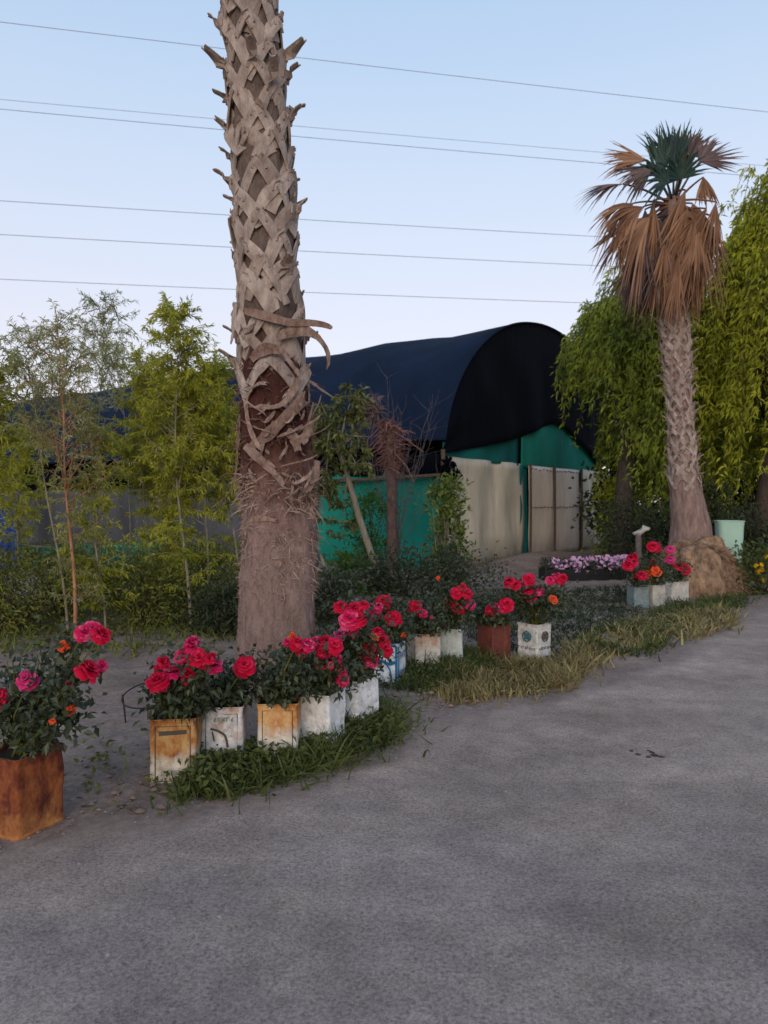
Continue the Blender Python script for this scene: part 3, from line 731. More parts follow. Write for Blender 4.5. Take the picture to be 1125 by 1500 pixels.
# hanging skirt
for i in range(110):
    th = rng.uniform(0, 2 * np.pi); zt = rng.uniform(P(0, 372, D2)[2], P(0, 296, D2)[2])
    n = np.array([math.cos(th), math.sin(th), 0])
    c = cz2(min(zt, pth2[-1][2])); outr = rng.uniform(.34, .74)
    hub = c + n * outr + [0, 0, -rng.uniform(.02, .35)]
    r = rng.uniform(.55, 1.08)
    ax = unit(n * rng.uniform(-.3, .08) + np.array([-.14, 0, -1.0]) + rng.normal(0, .1, 3))
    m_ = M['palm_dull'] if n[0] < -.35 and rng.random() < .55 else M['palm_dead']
    frond(hub, ax, n + rng.normal(0, .45, 3), c + [0, 0, .1], r, 26, rng.uniform(.2, .5), .12, .019, fold=-.15, mix_a=(0.1, 1)).build('dead_frond', m_, palm2)
def crown_frond(hub_px, tip_px, dd, mat, name, r=None, spread=1.1, droop=.15, nseg=28, nrm=(0, -1, .5), mixa=(0, 1)):
    hub = P(*hub_px, D2 + dd); tip = P(*tip_px, D2 + dd * 1.4); ax = tip - hub
    frond(hub, ax, np.array(nrm, float), C2 + [0, 0, -.05], r or np.linalg.norm(ax), nseg + 6, spread, droop, .023, mix_a=mixa).build(name, M[mat], palm2)
crown_frond((960, 262), (944, 205), -.2, 'palm_green', 'green_frond', spread=.8, droop=.35)
crown_frond((985, 250), (982, 172), .1, 'palm_green', 'green_frond', spread=.5)
crown_frond((970, 255), (962, 188), .0, 'palm_green', 'green_frond', spread=.45, droop=.05)
crown_frond((1000, 245), (1008, 182), .3, 'palm_green', 'green_frond', spread=.5)
crown_frond((975, 270), (955, 235), -.5, 'palm_green', 'green_frond', r=.75, spread=1.5, droop=.3)
crown_frond((995, 265), (990, 215), -.4, 'palm_green', 'green_frond', r=.7, spread=1.4, droop=.2)
crown_frond((1022, 240), (1072, 210), .1, 'palm_dull', 'dull_frond', spread=1.0, droop=.1)
crown_frond((1010, 232), (1030, 185), .2, 'palm_dull', 'dull_frond', r=.6, spread=1.2)
crown_frond((1000, 225), (992, 185), .25, 'palm_dead', 'dull_frond', r=.45, spread=1.0)
crown_frond((945, 238), (882, 222), -.1, 'palm_dead', 'dead_frond', spread=.55, droop=.25)
crown_frond((952, 252), (898, 262), -.3, 'palm_dull', 'dead_frond', spread=.7, droop=.4)
crown_frond((911, 272), (845, 272), -.3, 'palm_dull', 'dead_frond', spread=.6, droop=.35, nrm=(0, -.4, 1))
crown_frond((1028, 262), (1035, 300), -.1, 'palm_dead', 'dead_frond', r=.45, spread=.5, droop=.2)
crown_frond((940, 305), (893, 312), -.45, 'palm_dead', 'dead_frond', r=.7, spread=.6, droop=.9)
crown_frond((1012, 300), (1036, 345), -.3, 'palm_dead', 'dead_frond', r=.85, spread=.6, droop=.8)
crown_frond((950, 320), (905, 345), -.5, 'palm_dead', 'dead_frond', r=.8, spread=.55, droop=.9)
crown_frond((925, 300), (885, 320), -.4, 'palm_dead', 'dead_frond', r=.75, spread=.75, droop=.7)
crown_frond((928, 330), (890, 370), -.2, 'palm_dull', 'dead_frond', r=.8, spread=.75, droop=.5)
crown_frond((1005, 305), (1030, 360), -.4, 'palm_dead', 'dead_frond', r=.8, spread=.6, droop=.6)
# dry root mound
mound('root_mound', M['mound'], P(1022, 0, 12.5) * [1, 1, 0], .80, .72, .88, parent=palm2, rough=.26, seed=3, pw=3.2)
mb = MB(); n = 1900; a = rng.uniform(0, 6.28, n); t = np.sqrt(rng.random(n))
cpt = P(1022, 0, 12.5) * [1, 1, 0]
pts = np.stack([cpt[0] + np.cos(a) * .76 * t, cpt[1] + np.sin(a) * .72 * t, .86 * (1 - t ** 3.2)], -1)
mb.blades(pts, np.stack([np.cos(a), np.sin(a), -.6 + rng.normal(0, .5, n)], -1) + rng.normal(0, .4, (n, 3)), rng.uniform(.06, .18, n), .02, .5)
mb.build('root_fringe', M['mound'], palm2)

# --- little dead palm by the green curtain
D3 = 14.6
dp = thing('dead_palm', 'small dead palm, thin bare trunk under a reddish tuft of broken fronds', 'palm tree', P(575, 0, D3) * [1, 1, 0])
mb = MB(); pth3 = [P(575, 0, D3) * [1, 1, 0], P(574, 760, D3), P(573, 690, D3), P(571, 640, D3), P(567, 612, D3)]
cz3, rz3 = trunk_mesh(mb, pth3, np.array([.115, .095, .095, .10, .06]), 16, .05, .04, 9); mb.build('trunk', M['trunk_red'], dp, smooth=True)
M['dead_red'] = rough_mat('dead_stalk', (.10, .045, .04), (.26, .14, .115), 14, None, .9, .3, .004)
M['trunk_red2'] = rough_mat('dead_trunk', (.07, .042, .036), (.17, .11, .095), 16, (1, 1, .5), .95, .8, .015)
dp.children[0].data.materials[0] = M['trunk_red2']
mb = MB(); fibres(mb, cz3, rz3, P(0, 690, D3)[2], P(0, 615, D3)[2], 420, .34, .025, .2, .8); mb.build('stalk_tuft', M['dead_red'], dp)
for i in range(16):
    th = rng.uniform(0, 6.28); n = np.array([math.cos(th), math.sin(th), 0]); up = rng.uniform(-.6, 1)
    p0 = cz3(P(0, rng.uniform(615, 660), D3)[2]); p = [p0]
    for q in (.33, .66, 1): p.append(p0 + n * q * rng.uniform(.35, .7) + [0, 0, up * q * .5 - q * q * .35])
    mb = MB(); mb.tube(p, [.022, .018, .014, .008], 5); mb.build('broken_stalk', M['dead_red'], dp)
mb = MB(); c = P(545, 600, D3); n = 220
mb.blades(c + rng.normal(0, .09, (n, 3)), rng.normal(size=(n, 3)) + [-.4, 0, .3], .28, .03, .5); mb.build('dead_frond', M['palm_dull'], dp)

# --- bare twiggy shrub behind it
def bare_shrub(base, h, n, spread, name, label, cat, seed=0):
    t_ = thing(name, label, cat, base); mb = MB()
    for i in range(n):
        th = rng.uniform(0, 6.28); sp = rng.uniform(.1, 1) * spread; hh = h * rng.uniform(.55, 1) * (1 - .25 * (sp / spread) ** 2)
        p = np.array(base, float) + [rng.normal(0, .05), rng.normal(0, .05), 0]; pts = [p.copy()]
        for k in range(1, 8):
            q = k / 7
            pts.append(np.array(base) + [math.cos(th) * sp * q ** 1.4 + rng.normal(0, .03), math.sin(th) * sp * q ** 1.4 + rng.normal(0, .03), hh * q])
        mb.tube(pts, np.linspace(.009, .002, 8), 4, cap=False)
        for k in range(3, 8):
            for _ in range(2):
                d = unit(rng.normal(size=3) + [math.cos(th) * .6, math.sin(th) * .6, 1.2]); s0 = pts[k]
                L = rng.uniform(.2, .6)
                mb.tube([s0, s0 + d * L * .5 + rng.normal(0, .02, 3), s0 + d * L], [.004, .003, .0015], 3, cap=False)
    mb.build('branches', M['twig'], t_)
bare_shrub(P(578, 0, 15.9) * [1, 1, 0], 4.7, 30, 1.25, 'bare_shrub', 'bare leafless shrub with thin grey branches against the navy net', 'shrub')

# ------------------------------------------------------------------ leafy trees and shrubs
LIGHT = np.array([-.05, -.55, .6])
def twig_leaves(mb, wb, s0, d0, L, m, lw, droop=.3, jit=.6, curve=.2):
    e = s0 + d0 * L
    t = rng.random(m)[:, None] ** .8
    p = s0 + (e - s0) * t - np.array([0, 0, 1.0]) * (curve * L * t * t)
    d = d0 * .6 + rng.normal(0, jit, (m, 3)) - np.array([0, 0, droop])
    mb.leaves(p, d, lw[0] * rng.uniform(.6, 1.15, m), lw[1] * rng.uniform(.7, 1.2, m), bend=.1, nrm=rng.normal(0, .5, (m, 3)) + LIGHT)
    if wb is not None: wb.tube([s0, (s0 + e) / 2, e - np.array([0, 0, curve * L])], [.004, .003, .0015], 3, cap=False)
def sapling(base, top, r0, clo, nbr, spread, nleaf, name, label, mat='willow', bark='bark', lw=(.085, .017), group=None, chi=1.0, lowtw=0, shape=.7):
    base, top = np.array(base, float), np.array(top, float)
    t_ = thing(name, label, 'tree', base, group=group)
    tb, lb = MB(), MB(); H = top[2] - base[2]
    bend = rng.normal(0, .05 * H, 3); bend[2] = 0
    f = lambda t: base + (top - base) * t + bend * math.sin(math.pi * t) * .5 + np.array([.02 * math.sin(9 * t), .02 * math.cos(7 * t), 0])
    ts = np.linspace(0, 1, 12); tb.tube([f(t) for t in ts], r0 * (1 - .85 * ts), 8)
    per = max(4, int(nleaf / (nbr * 5)))
    for i in range(nbr):
        t = clo + (chi - clo) * ((i + rng.random()) / nbr); th = rng.uniform(0, 6.28)
        L = spread * (1.05 - (shape + .12) * (t - clo) / (1 - clo)) * rng.uniform(.5, 1.1)
        el = rng.uniform(.35, 1.15); d = np.array([math.cos(th) * math.cos(el), math.sin(th) * math.cos(el), math.sin(el)])
        s0 = f(t); pts = [s0 + d * L * q + np.array([0, 0, .12 * L * q * q]) for q in (0, .35, .7, 1)]
        tb.tube(pts, np.minimum(np.array([.5, .35, .2, .08]) * r0 * (1 - .6 * t) + .001, .007), 4, cap=False)
        for k in range(5):
            q = rng.uniform(.25, 1); c = s0 + d * L * q + np.array([0, 0, .12 * L * q * q])
            dd = unit(d * .7 + rng.normal(0, .6, 3)); twig_leaves(lb, tb, c, dd, rng.uniform(.18, .42) * min(1, .5 + spread), per, lw)
    for i in range(lowtw):
        s0 = f(rng.uniform(.12, clo + .1)); th = rng.uniform(0, 6.28)
        twig_leaves(lb, tb, s0, unit(np.array([math.cos(th), math.sin(th), rng.uniform(-.1, .7)])), rng.uniform(.2, .5), 34, lw, .5)
    tb.build('trunk', M[bark], t_, smooth=True); lb.build('crown', M[mat], t_)
    return t_
SG = 'thin saplings at the left'
#        base px(x,y)  top px   spread clo nbr leaves label
sap = [
 ((108, 938), (82, 440), .023, .42, 46, .85, 4400, 'sapling with an orange-tinted bark, leaning left, the thickest stem of the saplings', 'willow_grey', 'bark_orange', 30),
 ((98, 930), (30, 455), .018, .62, 30, .75, 2700, 'sapling with a thin pale stem just left of the orange-barked one', 'willow_grey', 'bark', 0),
 ((133, 905), (150, 405), .017, .66, 30, .70, 3000, 'tallest wispy sapling, its loose pale top reaching above the rest', 'willow_grey', 'bark', 10),
 ((153, 928), (138, 590), .015, .28, 22, .38, 1500, 'sapling with a straight pale stem right of the orange-barked one', 'willow', 'bark', 26),
 ((182, 880), (165, 470), .014, .72, 18, .45, 1300, 'slim sapling leaning left in front of the bare patch of navy roof', 'willow_grey', 'bark', 6),
 ((222, 905), (208, 492), .018, .45, 40, .46, 3400, 'sapling with a dense olive crown right of the bare roof patch', 'willow', 'bark', 16),
 ((242, 900), (232, 520), .018, .35, 44, .60, 5000, 'sapling in the dense clump with low yellow-green shoots at its foot', 'willow', 'bark', 40),
 ((279, 925), (257, 415), .020, .42, 48, .66, 5200, 'sapling with a spire-like pale tip, tallest of the dense clump', 'willow', 'bark', 40),
 ((300, 915), (290, 515), .018, .40, 46, .66, 5200, 'bushy yellow-green sapling second from the big palm trunk', 'willow', 'bark', 10),
 ((352, 905), (310, 495), .020, .42, 48, .66, 5200, 'leaning sapling beside the big palm trunk, its stem tilted to the left', 'willow', 'bark', 30),
 ((-20, 930), (-12, 500), .022, .40, 44, .9, 5600, 'sapling cut by the left edge of the view with a full green crown', 'willow', 'bark', 20),
 ((22, 880), (30, 590), .018, .35, 30, .75, 3600, 'short leafy sapling near the left edge, below the pale tops', 'willow', 'bark', 20),
]
for (bx, by), (tx, ty), r0, clo, nbr, spr, nl, lab, m_, bk, low in sap:
    b = G(bx, by); sapling(b, P(tx, ty + 42, b[1] + rng.uniform(-.2, .3)), r0, clo, nbr, spr, int(nl * (1.0 if m_ == 'willow_grey' else 1.45)), 'sapling', lab, m_, bk, group=SG, lowtw=low, lw=(.075, .0125) if m_ == 'willow_grey' else (.085, .017))

def shrub(name, label, base, rx, ry, h, nl, lw, mat, cat='shrub', ncl=40, bark='bark_dark', group=None, z0=.05, jit=.8, up=.3, cl=.16, shape='ell'):
    t_ = thing(name, label, cat, np.array(base) * [1, 1, 0], group=group)
    sb, lb = MB(), MB()
    base = np.array(base, float) * [1, 1, 0]
    for i in range(ncl):
        th = rng.uniform(0, 6.28); u = math.sqrt(rng.random()); v = rng.random()
        prof = math.sqrt(max(.05, 1 - (2 * v - .9) ** 2 * .8)) if shape == 'ell' else (1.05 - v * .75)
        c = base + [math.cos(th) * rx * u * prof, math.sin(th) * ry * u * prof, z0 + (h - z0) * v]
        n = int(nl / ncl * rng.uniform(.6, 1.4)); s_ = cl * rng.uniform(.7, 1.3)
        p = c + rng.normal(0, s_, (n, 3)) * [1, 1, .8]; p[:, 2] = np.maximum(p[:, 2], .02)
        lb.leaves(p, rng.normal(0, jit, (n, 3)) + unit(c - base - [0, 0, h * .3]) * .5 + [0, 0, up], lw[0] * rng.uniform(.6, 1.2, n), lw[1] * rng.uniform(.7, 1.2, n), bend=.12, nrm=rng.normal(0, .6, (n, 3)) + LIGHT)
        mid = base + (c - base) * .5 + rng.normal(0, .05, 3); sb.tube([base + rng.normal(0, .03, 3) * [1, 1, 0], mid, c], [.012, .008, .003], 4, cap=False)
    sb.build('stems', M[bark], t_); lb.build('foliage', M[mat], t_)
    return t_
ug = 'undergrowth bushes below the saplings'
for (x, y), w, h, lab, m_ in (
    ((20, 925), 1.0, .95, 'low olive bush at the left edge behind the rose in the rusty square tin', 'under'),
    ((75, 905), .8, .85, 'low olive bush under the orange-barked sapling', 'under'),
    ((150, 885), .9, .75, 'dark low bush in front of the green net strip', 'under'),
    ((215, 920), .55, .75, 'dark green bush between the orange bark and the dense clump', 'under'),
    ((300, 905), .6, .8, 'low bush at the foot of the leaning sapling by the palm', 'under'),
    ((250, 870), .7, 1.05, 'yellowish bush below the dense sapling clump', 'willow'),
    ((340, 930), .4, .5, 'small dark bush against the left side of the palm foot', 'lawn')):
    shrub('bush', lab, G(x, y), w, w * .6, h, 3400, (.075, .024), m_, 'bush', 56, group=ug)

# tree with leaning trunk right of the big palm, broad leaves
b = G(560, 868)
lt = thing('leaning_tree', 'young broad-leaved tree leaning left, bare pale lower trunk, right of the big palm', 'tree', b)
tb, lb = MB(), MB()
tp = np.array([P(560, 868, b[1]), P(545, 815, b[1]), P(525, 755, b[1]), P(510, 700, b[1]), P(497, 655, b[1]), P(488, 620, b[1])])
tb.tube(tp, [.07, .06, .055, .045, .035, .02], 8)
for e in ((470, 590), (515, 585), (522, 590), (460, 640), (505, 610), (540, 640), (455, 700), (485, 720), (470, 760), (500, 770), (465, 610), (528, 690), (478, 660)):
    s0 = tp[rng.integers(2, 6)]; c = P(e[0], e[1], b[1] + rng.normal(0, .3)); m_ = (s0 + c) / 2 + [0, 0, .1]
    tb.tube([s0, m_, c], [.025, .015, .006], 5, cap=False)
    for k in range(7):
        cc = s0 + (c - s0) * rng.uniform(.45, 1.1) + rng.normal(0, .1, 3)
        twig_leaves(lb, tb, cc, unit(rng.normal(size=3) + [0, 0, .2]), .3, 26, (.14, .055), .4)
tb.build('trunk', M['bark'], lt, smooth=True); lb.build('crown', M['lemon_leaf'], lt)
M['column_leaf'] = leaf_mat('column_leaf', (.03, .055, .010), (.13, .20, .03), (.22, .28, .05), transl=.25, rough=.4, spec=.4)
shrub('column_shrub', 'upright broad-leaved green shrub in front of the pale sheet wall', P(655, 0, 13.6), .36, .36, 1.92, 1700, (.13, .06), 'column_leaf', ncl=40, cl=.10, bark='bark')
shrub('fern_bush', 'bright green bush in front of the green curtain, left of the dead palm', P(540, 0, 14.9), .42, .4, 1.75, 1500, (.13, .035), 'fern', ncl=34, cl=.13)
shrub('low_fern', 'low bright green plant at the foot of the leaning tree', P(515, 0, 12.3), .5, .4, .55, 900, (.16, .03), 'fern', ncl=20, cl=.12)
shrub('bush', 'dark leafy bush below the green curtain and the dead palm', P(590, 0, 12.0), .9, .5, .62, 2200, (.08, .04), 'rose_leaf', 'bush', 40)
shrub('bush', 'dark leafy bush at the foot of the upright shrub', P(670, 0, 12.3), .7, .5, .6, 1800, (.08, .04), 'rose_leaf', 'bush', 36)
shrub('bush', 'dark leafy bush behind the big palm trunk on its right side', P(478, 0, 9.6), .5, .5, .5, 1500, (.08, .04), 'rose_leaf', 'bush', 30)

# weeping trees
def weeping(base, centre, rad, nst, Ls, nlf, lw, mat, label, zlow, lean=-.12, bark='bark_dark', limbs=14, trim=False):
    t_ = thing('weeping_tree', label, 'tree', base)
    tb, lb = MB(), MB(); base, centre, rad = map(lambda a: np.array(a, float), (base, centre, rad))
    fork = base + (centre - base) * .45 + rng.normal(0, .1, 3)
    tb.tube([base, base + (fork - base) * .5 + rng.normal(0, .08, 3), fork], [.28, .22, .19], 10)
    for i in range(limbs):
        th = i / limbs * 6.28 + rng.normal(0, .2); e = centre + rad * [math.cos(th) * .6, math.sin(th) * .6, rng.uniform(-.3, .3)]
        tb.tube([fork, fork + (e - fork) * .5 + [0, 0, .3], e], [.10, .06, .02], 6, cap=False)
    for i in range(nst):
        d = unit(rng.normal(size=3)); d[2] = abs(d[2]) * 1.0 - .25; d[1] = -abs(d[1]) if rng.random() < .4 else d[1]
        rr = rng.uniform(.25, 1.0) ** .6
        k = 1 + .18 * math.sin(3 * math.atan2(d[1], d[0]) + 1) + .12 * math.sin(7 * d[0] + 5 * d[2])
        s0 = centre + rad * d * rr * k
        L = rng.uniform(*Ls) * (1.15 if rng.random() < .3 else .8); L = min(L, max(.3, s0[2] - zlow))
        L *= float(np.clip(1 + .9 * d[0], .42, 1.1)) if trim else 1
        n = unit(np.array([d[0], d[1], 0])); ts = np.linspace(0, 1, 6)[:, None]
        w_ = rng.normal(0, .06)
        f = lambda t: s0 + n * (.28 * np.sin(t * 1.8)) * min(1, L) + np.array([0, 0, 1.0]) * (.16 * np.sin(np.pi * np.minimum(t * 2.2, 1)) - L * t ** 1.25) + np.array([lean + w_, 0, 0]) * L * t
        tb.tube(f(ts), np.linspace(.009, .002, 6), 3, cap=False)
        m = int(nlf * L / Ls[1]) + 6; t = rng.random(m)[:, None]
        p = f(t) + rng.normal(0, .035, (m, 3))
        dl = rng.normal(0, .55, (m, 3)) + [lean * 2.2, 0, -.75]
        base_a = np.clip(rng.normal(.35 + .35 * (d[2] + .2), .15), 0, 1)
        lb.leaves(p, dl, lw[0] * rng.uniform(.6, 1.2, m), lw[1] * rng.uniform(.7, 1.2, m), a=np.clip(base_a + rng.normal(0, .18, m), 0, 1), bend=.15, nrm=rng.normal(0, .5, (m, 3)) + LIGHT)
    tb.build('trunk', M[bark], t_, smooth=True); lb.build('crown', M[mat], t_)
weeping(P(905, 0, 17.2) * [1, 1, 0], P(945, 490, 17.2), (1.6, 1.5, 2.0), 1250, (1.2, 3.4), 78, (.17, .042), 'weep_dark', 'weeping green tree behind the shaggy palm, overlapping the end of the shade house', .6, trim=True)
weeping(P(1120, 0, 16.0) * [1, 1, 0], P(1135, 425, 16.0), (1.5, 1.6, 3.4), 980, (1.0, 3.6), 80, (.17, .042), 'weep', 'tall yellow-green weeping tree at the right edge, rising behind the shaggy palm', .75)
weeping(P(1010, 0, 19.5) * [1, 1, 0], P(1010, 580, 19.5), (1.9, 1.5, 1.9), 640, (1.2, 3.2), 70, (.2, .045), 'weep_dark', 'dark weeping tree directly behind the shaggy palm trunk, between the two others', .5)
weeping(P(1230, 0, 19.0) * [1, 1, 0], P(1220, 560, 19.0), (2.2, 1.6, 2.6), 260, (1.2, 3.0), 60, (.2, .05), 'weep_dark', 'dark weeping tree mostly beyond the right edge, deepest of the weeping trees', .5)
shrub('bush', 'yellow-green bush at the right end of the pale sheet wall', P(905, 0, 18.2), .45, .5, 2.1, 1500, (.14, .035), 'weep', 'bush', 30)
for x_, d_, lab_ in ((930, 21.5, 'tall dark thicket bush behind the weeping tree nearest the shade house'), (1010, 22.5, 'tall dark thicket bush directly behind the shaggy palm, farthest back'), (1085, 21.0, 'tall dark thicket bush behind the mint green bin'), (1165, 20.0, 'tall dark thicket bush at the right edge of the view, under the trees')):
    shrub('thicket_bush', lab_, P(x_, 0, d_), 1.2, .8, 3.6, 4200, (.22, .10), 'lawn', 'bush', 70, cl=.26, group='thicket behind the weeping trees')
shrub('hedge_bush', 'dark bush in the shade left of the shaggy palm foot', P(925, 0, 15.6), .8, .6, 1.5, 1900, (.12, .045), 'lawn', 'bush', 40)
shrub('hedge_bush', 'dark green bush behind the mint green bin', P(1105, 0, 14.8), .9, .6, 1.3, 2200, (.12, .045), 'lawn', 'bush', 40)
shrub('hedge_bush', 'tall dark bush in deep shade behind the mound of the shaggy palm', P(1035, 0, 16.2), 1.3, .6, 1.9, 2600, (.13, .05), 'lawn', 'bush', 50)
shrub('garden_plant', 'leafy green plant with yellow blooms at the right edge', P(1118, 0, 12.2), .4, .35, .75, 900, (.1, .045), 'grass', 'plant', 24)
yp = [o for o in col.objects if o.name.startswith('garden_plant')][0]

# ------------------------------------------------------------------ rose flowers
def rose_mesh(name, mat, seed, size=1.0):
    r = np.random.default_rng(seed); mb = MB()
    for ring, (n, tilt, L, off) in enumerate(((8, 1.28, .056, .012), (8, 1.02, .054, .010), (7, .72, .048, .008), (6, .42, .040, .005), (4, .18, .030, .003))):
        for i in range(n):
            a = (i + ring * .37) / n * 2 * np.pi + r.normal(0, .12); tl = tilt + r.normal(0, .13); Lr = L * r.uniform(.88, 1.12)
            g = np.zeros((6, 5, 3))
            for p, t in enumerate(np.linspace(0, 1, 6)):
                ang = tl * (1.0 - .35 * (1 - t)) + .55 * max(0, t - .6) + r.normal(0, .05)
                rad = off + Lr * t * math.sin(ang); zz = Lr * t * math.cos(ang) + .012 * ring * .6 - (.012 * t ** 3 if ring == 0 else 0)
                wmax = Lr * 1.5 * math.sin(math.pi * min(.96, .20 + .52 * t)) * (1 if t < .99 else .7)
                for q, s in enumerate(np.linspace(-1, 1, 5)):
                    da = s * wmax / max(.018, rad + .008) * .55
                    w2 = zz + .004 * math.sin(4 * s + a * 3) * t - .006 * s * s * t
                    g[p, q] = [math.cos(a + da) * (rad - .004 * s * s), math.sin(a + da) * (rad - .004 * s * s), w2 + r.normal(0, .0006)]
            sh = np.repeat(np.linspace(.05, .85, 6), 5) * r.uniform(.75, 1.15) + (0 if r.random() > .1 else .15)
            mb.grid(g * size, np.clip(sh, 0, 1))
    me = mb.mesh(name, smooth=True); me.materials.append(M[mat]); return me
def bud(me, f):
    n = len(me.vertices); co = np.zeros(n * 3, np.float32); me.vertices.foreach_get('co', co); co = co.reshape(-1, 3)
    co[:, :2] *= f; co[:, 2] *= 1.25; me.vertices.foreach_set('co', co.ravel()); me.update(); return me
ROSE = {k: [rose_mesh('flower', m, s0 + i) for i in range(3)] for k, m, s0 in (('r', 'petal_red', 1), ('p', 'petal_pink', 20), ('o', 'petal_orange', 40), ('m', 'petal_mag', 60))}
for k_, m_ in (('r', 'petal_red'), ('p', 'petal_pink'), ('o', 'petal_orange'), ('m', 'petal_mag')): ROSE[k_].append(bud(rose_mesh('flower', m_, 80), .62))
def rose_bush(label, base, z0, rx, ry, zt, flowers, d, nl=900, group=None, nstem=9, lw=(.047, .03), fs=.92, dj=.10, cx=0.0, low=0.):
    """base: foot in the tin; flowers: (px, py, kind, scale)"""
    base = np.array([base[0], base[1], z0])
    t_ = thing('rose_bush', label, 'rose bush', base, group=group)
    sb, lb = MB(), MB()
    ends = []; flowers = list(flowers)
    for (px, py, k, s_) in list(flowers):
        if s_ >= .8 and k in 'rp' and rng.random() < .8:
            j = 14 * 4.3 / d * rng.uniform(.7, 1.5); th = rng.uniform(0, 6.28)
            flowers.append((px + j * math.cos(th), py + .7 * j * math.sin(th) + 2, 'rp'[rng.integers(2)], s_ * rng.uniform(.5, .9)))
    for (px, py, k, s_) in flowers:
        p = P(px, py, d + rng.normal(0, dj * .6) - .15); ends.append(p)
        me = ROSE[k][rng.integers(4)]
        o = bpy.data.objects.new('flower', me); col.objects.link(o); o.parent = t_
        o.location = tuple(p - base); sc = s_ * fs * rng.uniform(.95, 1.08); o.scale = (sc, sc, sc * rng.uniform(.8, 1))
        dv = Vector((p[0] - base[0], -abs(rng.normal(.45, .3)), .55)).normalized()
        o.rotation_euler = (dv.to_track_quat('Z', 'Y') @ Matrix.Rotation(rng.uniform(0, 6.28), 3, 'Z').to_quaternion()).to_euler()
        sb.tube([base + rng.normal(0, .03, 3) * [1, 1, 0], base + (p - base) * .5 + rng.normal(0, .03, 3), p - np.array(dv) * .01], [.007, .005, .003], 5, cap=False)
    for i in range(nstem):
        th = rng.uniform(0, 6.28); u = rng.uniform(.3, 1)
        e = np.array([base[0] + cx + math.cos(th) * rx * u, base[1] + math.sin(th) * ry * u, z0 + (zt - z0) * rng.uniform(.45, 1)])
        ends.append(e); sb.tube([base, base + (e - base) * .5 + [0, 0, .04], e], [.007, .005, .003], 5, cap=False)
    ncl = 34
    for i in range(ncl):
        if i < len(ends) * 2:
            e = ends[i % len(ends)]; c = base + (e - base) * rng.uniform(.4, .93) + rng.normal(0, .03, 3)
        else:
            th = rng.uniform(0, 6.28); u = math.sqrt(rng.random()); v = rng.random()
            pr = math.sqrt(max(.1, 1 - (1.7 * v - .8) ** 2))
            c = base + [cx + math.cos(th) * rx * u * pr, math.sin(th) * ry * u * pr, low + (zt - z0 - low) * v]
        n = int(nl / ncl); p = c + rng.normal(0, .055, (n, 3)); p[:, 2] = np.maximum(p[:, 2], z0 + rng.uniform(.03, .09, n))
        dr = rng.normal(0, .7, (n, 3)) + [0, -.15, .1]
        nr = rng.normal(0, .5, (n, 3)) + [0, -.3, .8]
        lb.leaves(p, dr, lw[0] * rng.uniform(.6, 1.2, n), lw[1] * rng.uniform(.7, 1.2, n), fold=.12, bend=.18, nrm=nr)
    sb.build('stems', M['under'], t_); lb.build('foliage', M['rose_leaf'], t_)
    return t_

# ------------------------------------------------------------------ tins
BODY = {}
def tin(label, x, y, rz, mat, w=.24, h=.35, rim_mat=None, border=None, group=None, dep=None, tilt=0.):
    t_ = thing('oil_tin', label, 'tin', (x, y, 0), rz, group); t_.rotation_euler = (tilt, 0, rz)
    dep = dep or w; mb = MB(); cr_ = .018
    loop = []
    for cx_, cy_, a0 in ((w / 2 - cr_, dep / 2 - cr_, 0), (-w / 2 + cr_, dep / 2 - cr_, 90), (-w / 2 + cr_, -dep / 2 + cr_, 180), (w / 2 - cr_, -dep / 2 + cr_, 270)):
        for k in range(5): loop.append([cx_ + cr_ * math.cos(R(a0 + k * 22.5)), cy_ + cr_ * math.sin(R(a0 + k * 22.5))])
    # extra points along the faces so that they can be dented
    L2 = []
    for i in range(len(loop)):
        a, b_ = np.array(loop[i]), np.array(loop[(i + 1) % len(loop)]); m = 7 if np.linalg.norm(b_ - a) > .08 else 1
        for q in range(m): L2.append(a + (b_ - a) * q / m)
    L2 = np.array(L2); zs = np.array([-.01, 0, .012, .016, .05, .1, .15, .2, .25, h - .03, h - .016, h - .012, h])
    sc = np.array([.985, 1, 1, .985, .985, .985, .985, .985, .985, .985, .985, 1, 1])
    sd_ = rng.uniform(0, 50)
    g = np.zeros((len(zs), len(L2), 3))
    for i, (z, s_) in enumerate(zip(zs, sc)):
        dn = .006 * vnoise(L2[:, 0] * 9 + sd_, L2[:, 1] * 9 + z * 8, 1, 71) * (0.1 < z < h - .02)
        q = L2 * s_ * (1 + dn[:, None] / (w / 2)); g[i] = np.concatenate([q, np.full((len(L2), 1), z)], 1)
    mb.grid(g, closed=True); mb.grid(g[::-1] * [.975, .975, 1] + [0, 0, 0], closed=True)
    body = mb.build('body', mat, t_, local=True, smooth=False); BODY[t_.name] = body
    rm = MB(); rp = np.concatenate([L2, np.full((len(L2), 1), h)], 1); rp = np.vstack([rp, rp[:2]])
    rm.tube(rp, .0045, 6, cap=False); rm.build('rim', rim_mat or mat, body, local=True, smooth=True)
    sm = MB(); q = np.concatenate([L2 * .97, np.full((len(L2), 1), h - .03)], 1)
    sm.add(np.vstack([[[0, 0, h - .02]], q]), f3=[[0, 1 + j, 1 + (j + 1) % len(q)] for j in range(len(q))]); sm.build('soil', M['soil'], t_, local=True)
    if border is not None:
        b_ = MB(); yy = -dep / 2 * .985 - .001; xx = w / 2 - .032
        b_.tube([[-xx, yy, .03], [-xx, yy, h - .035], [xx, yy, h - .035], [xx, yy, .03], [-xx, yy, .03], [-xx, yy, .05]], .0032, 5, cap=False)
        b_.build('embossed_border', border, body, local=True)
    t_['_w'] = w; t_['_d'] = dep
    return t_
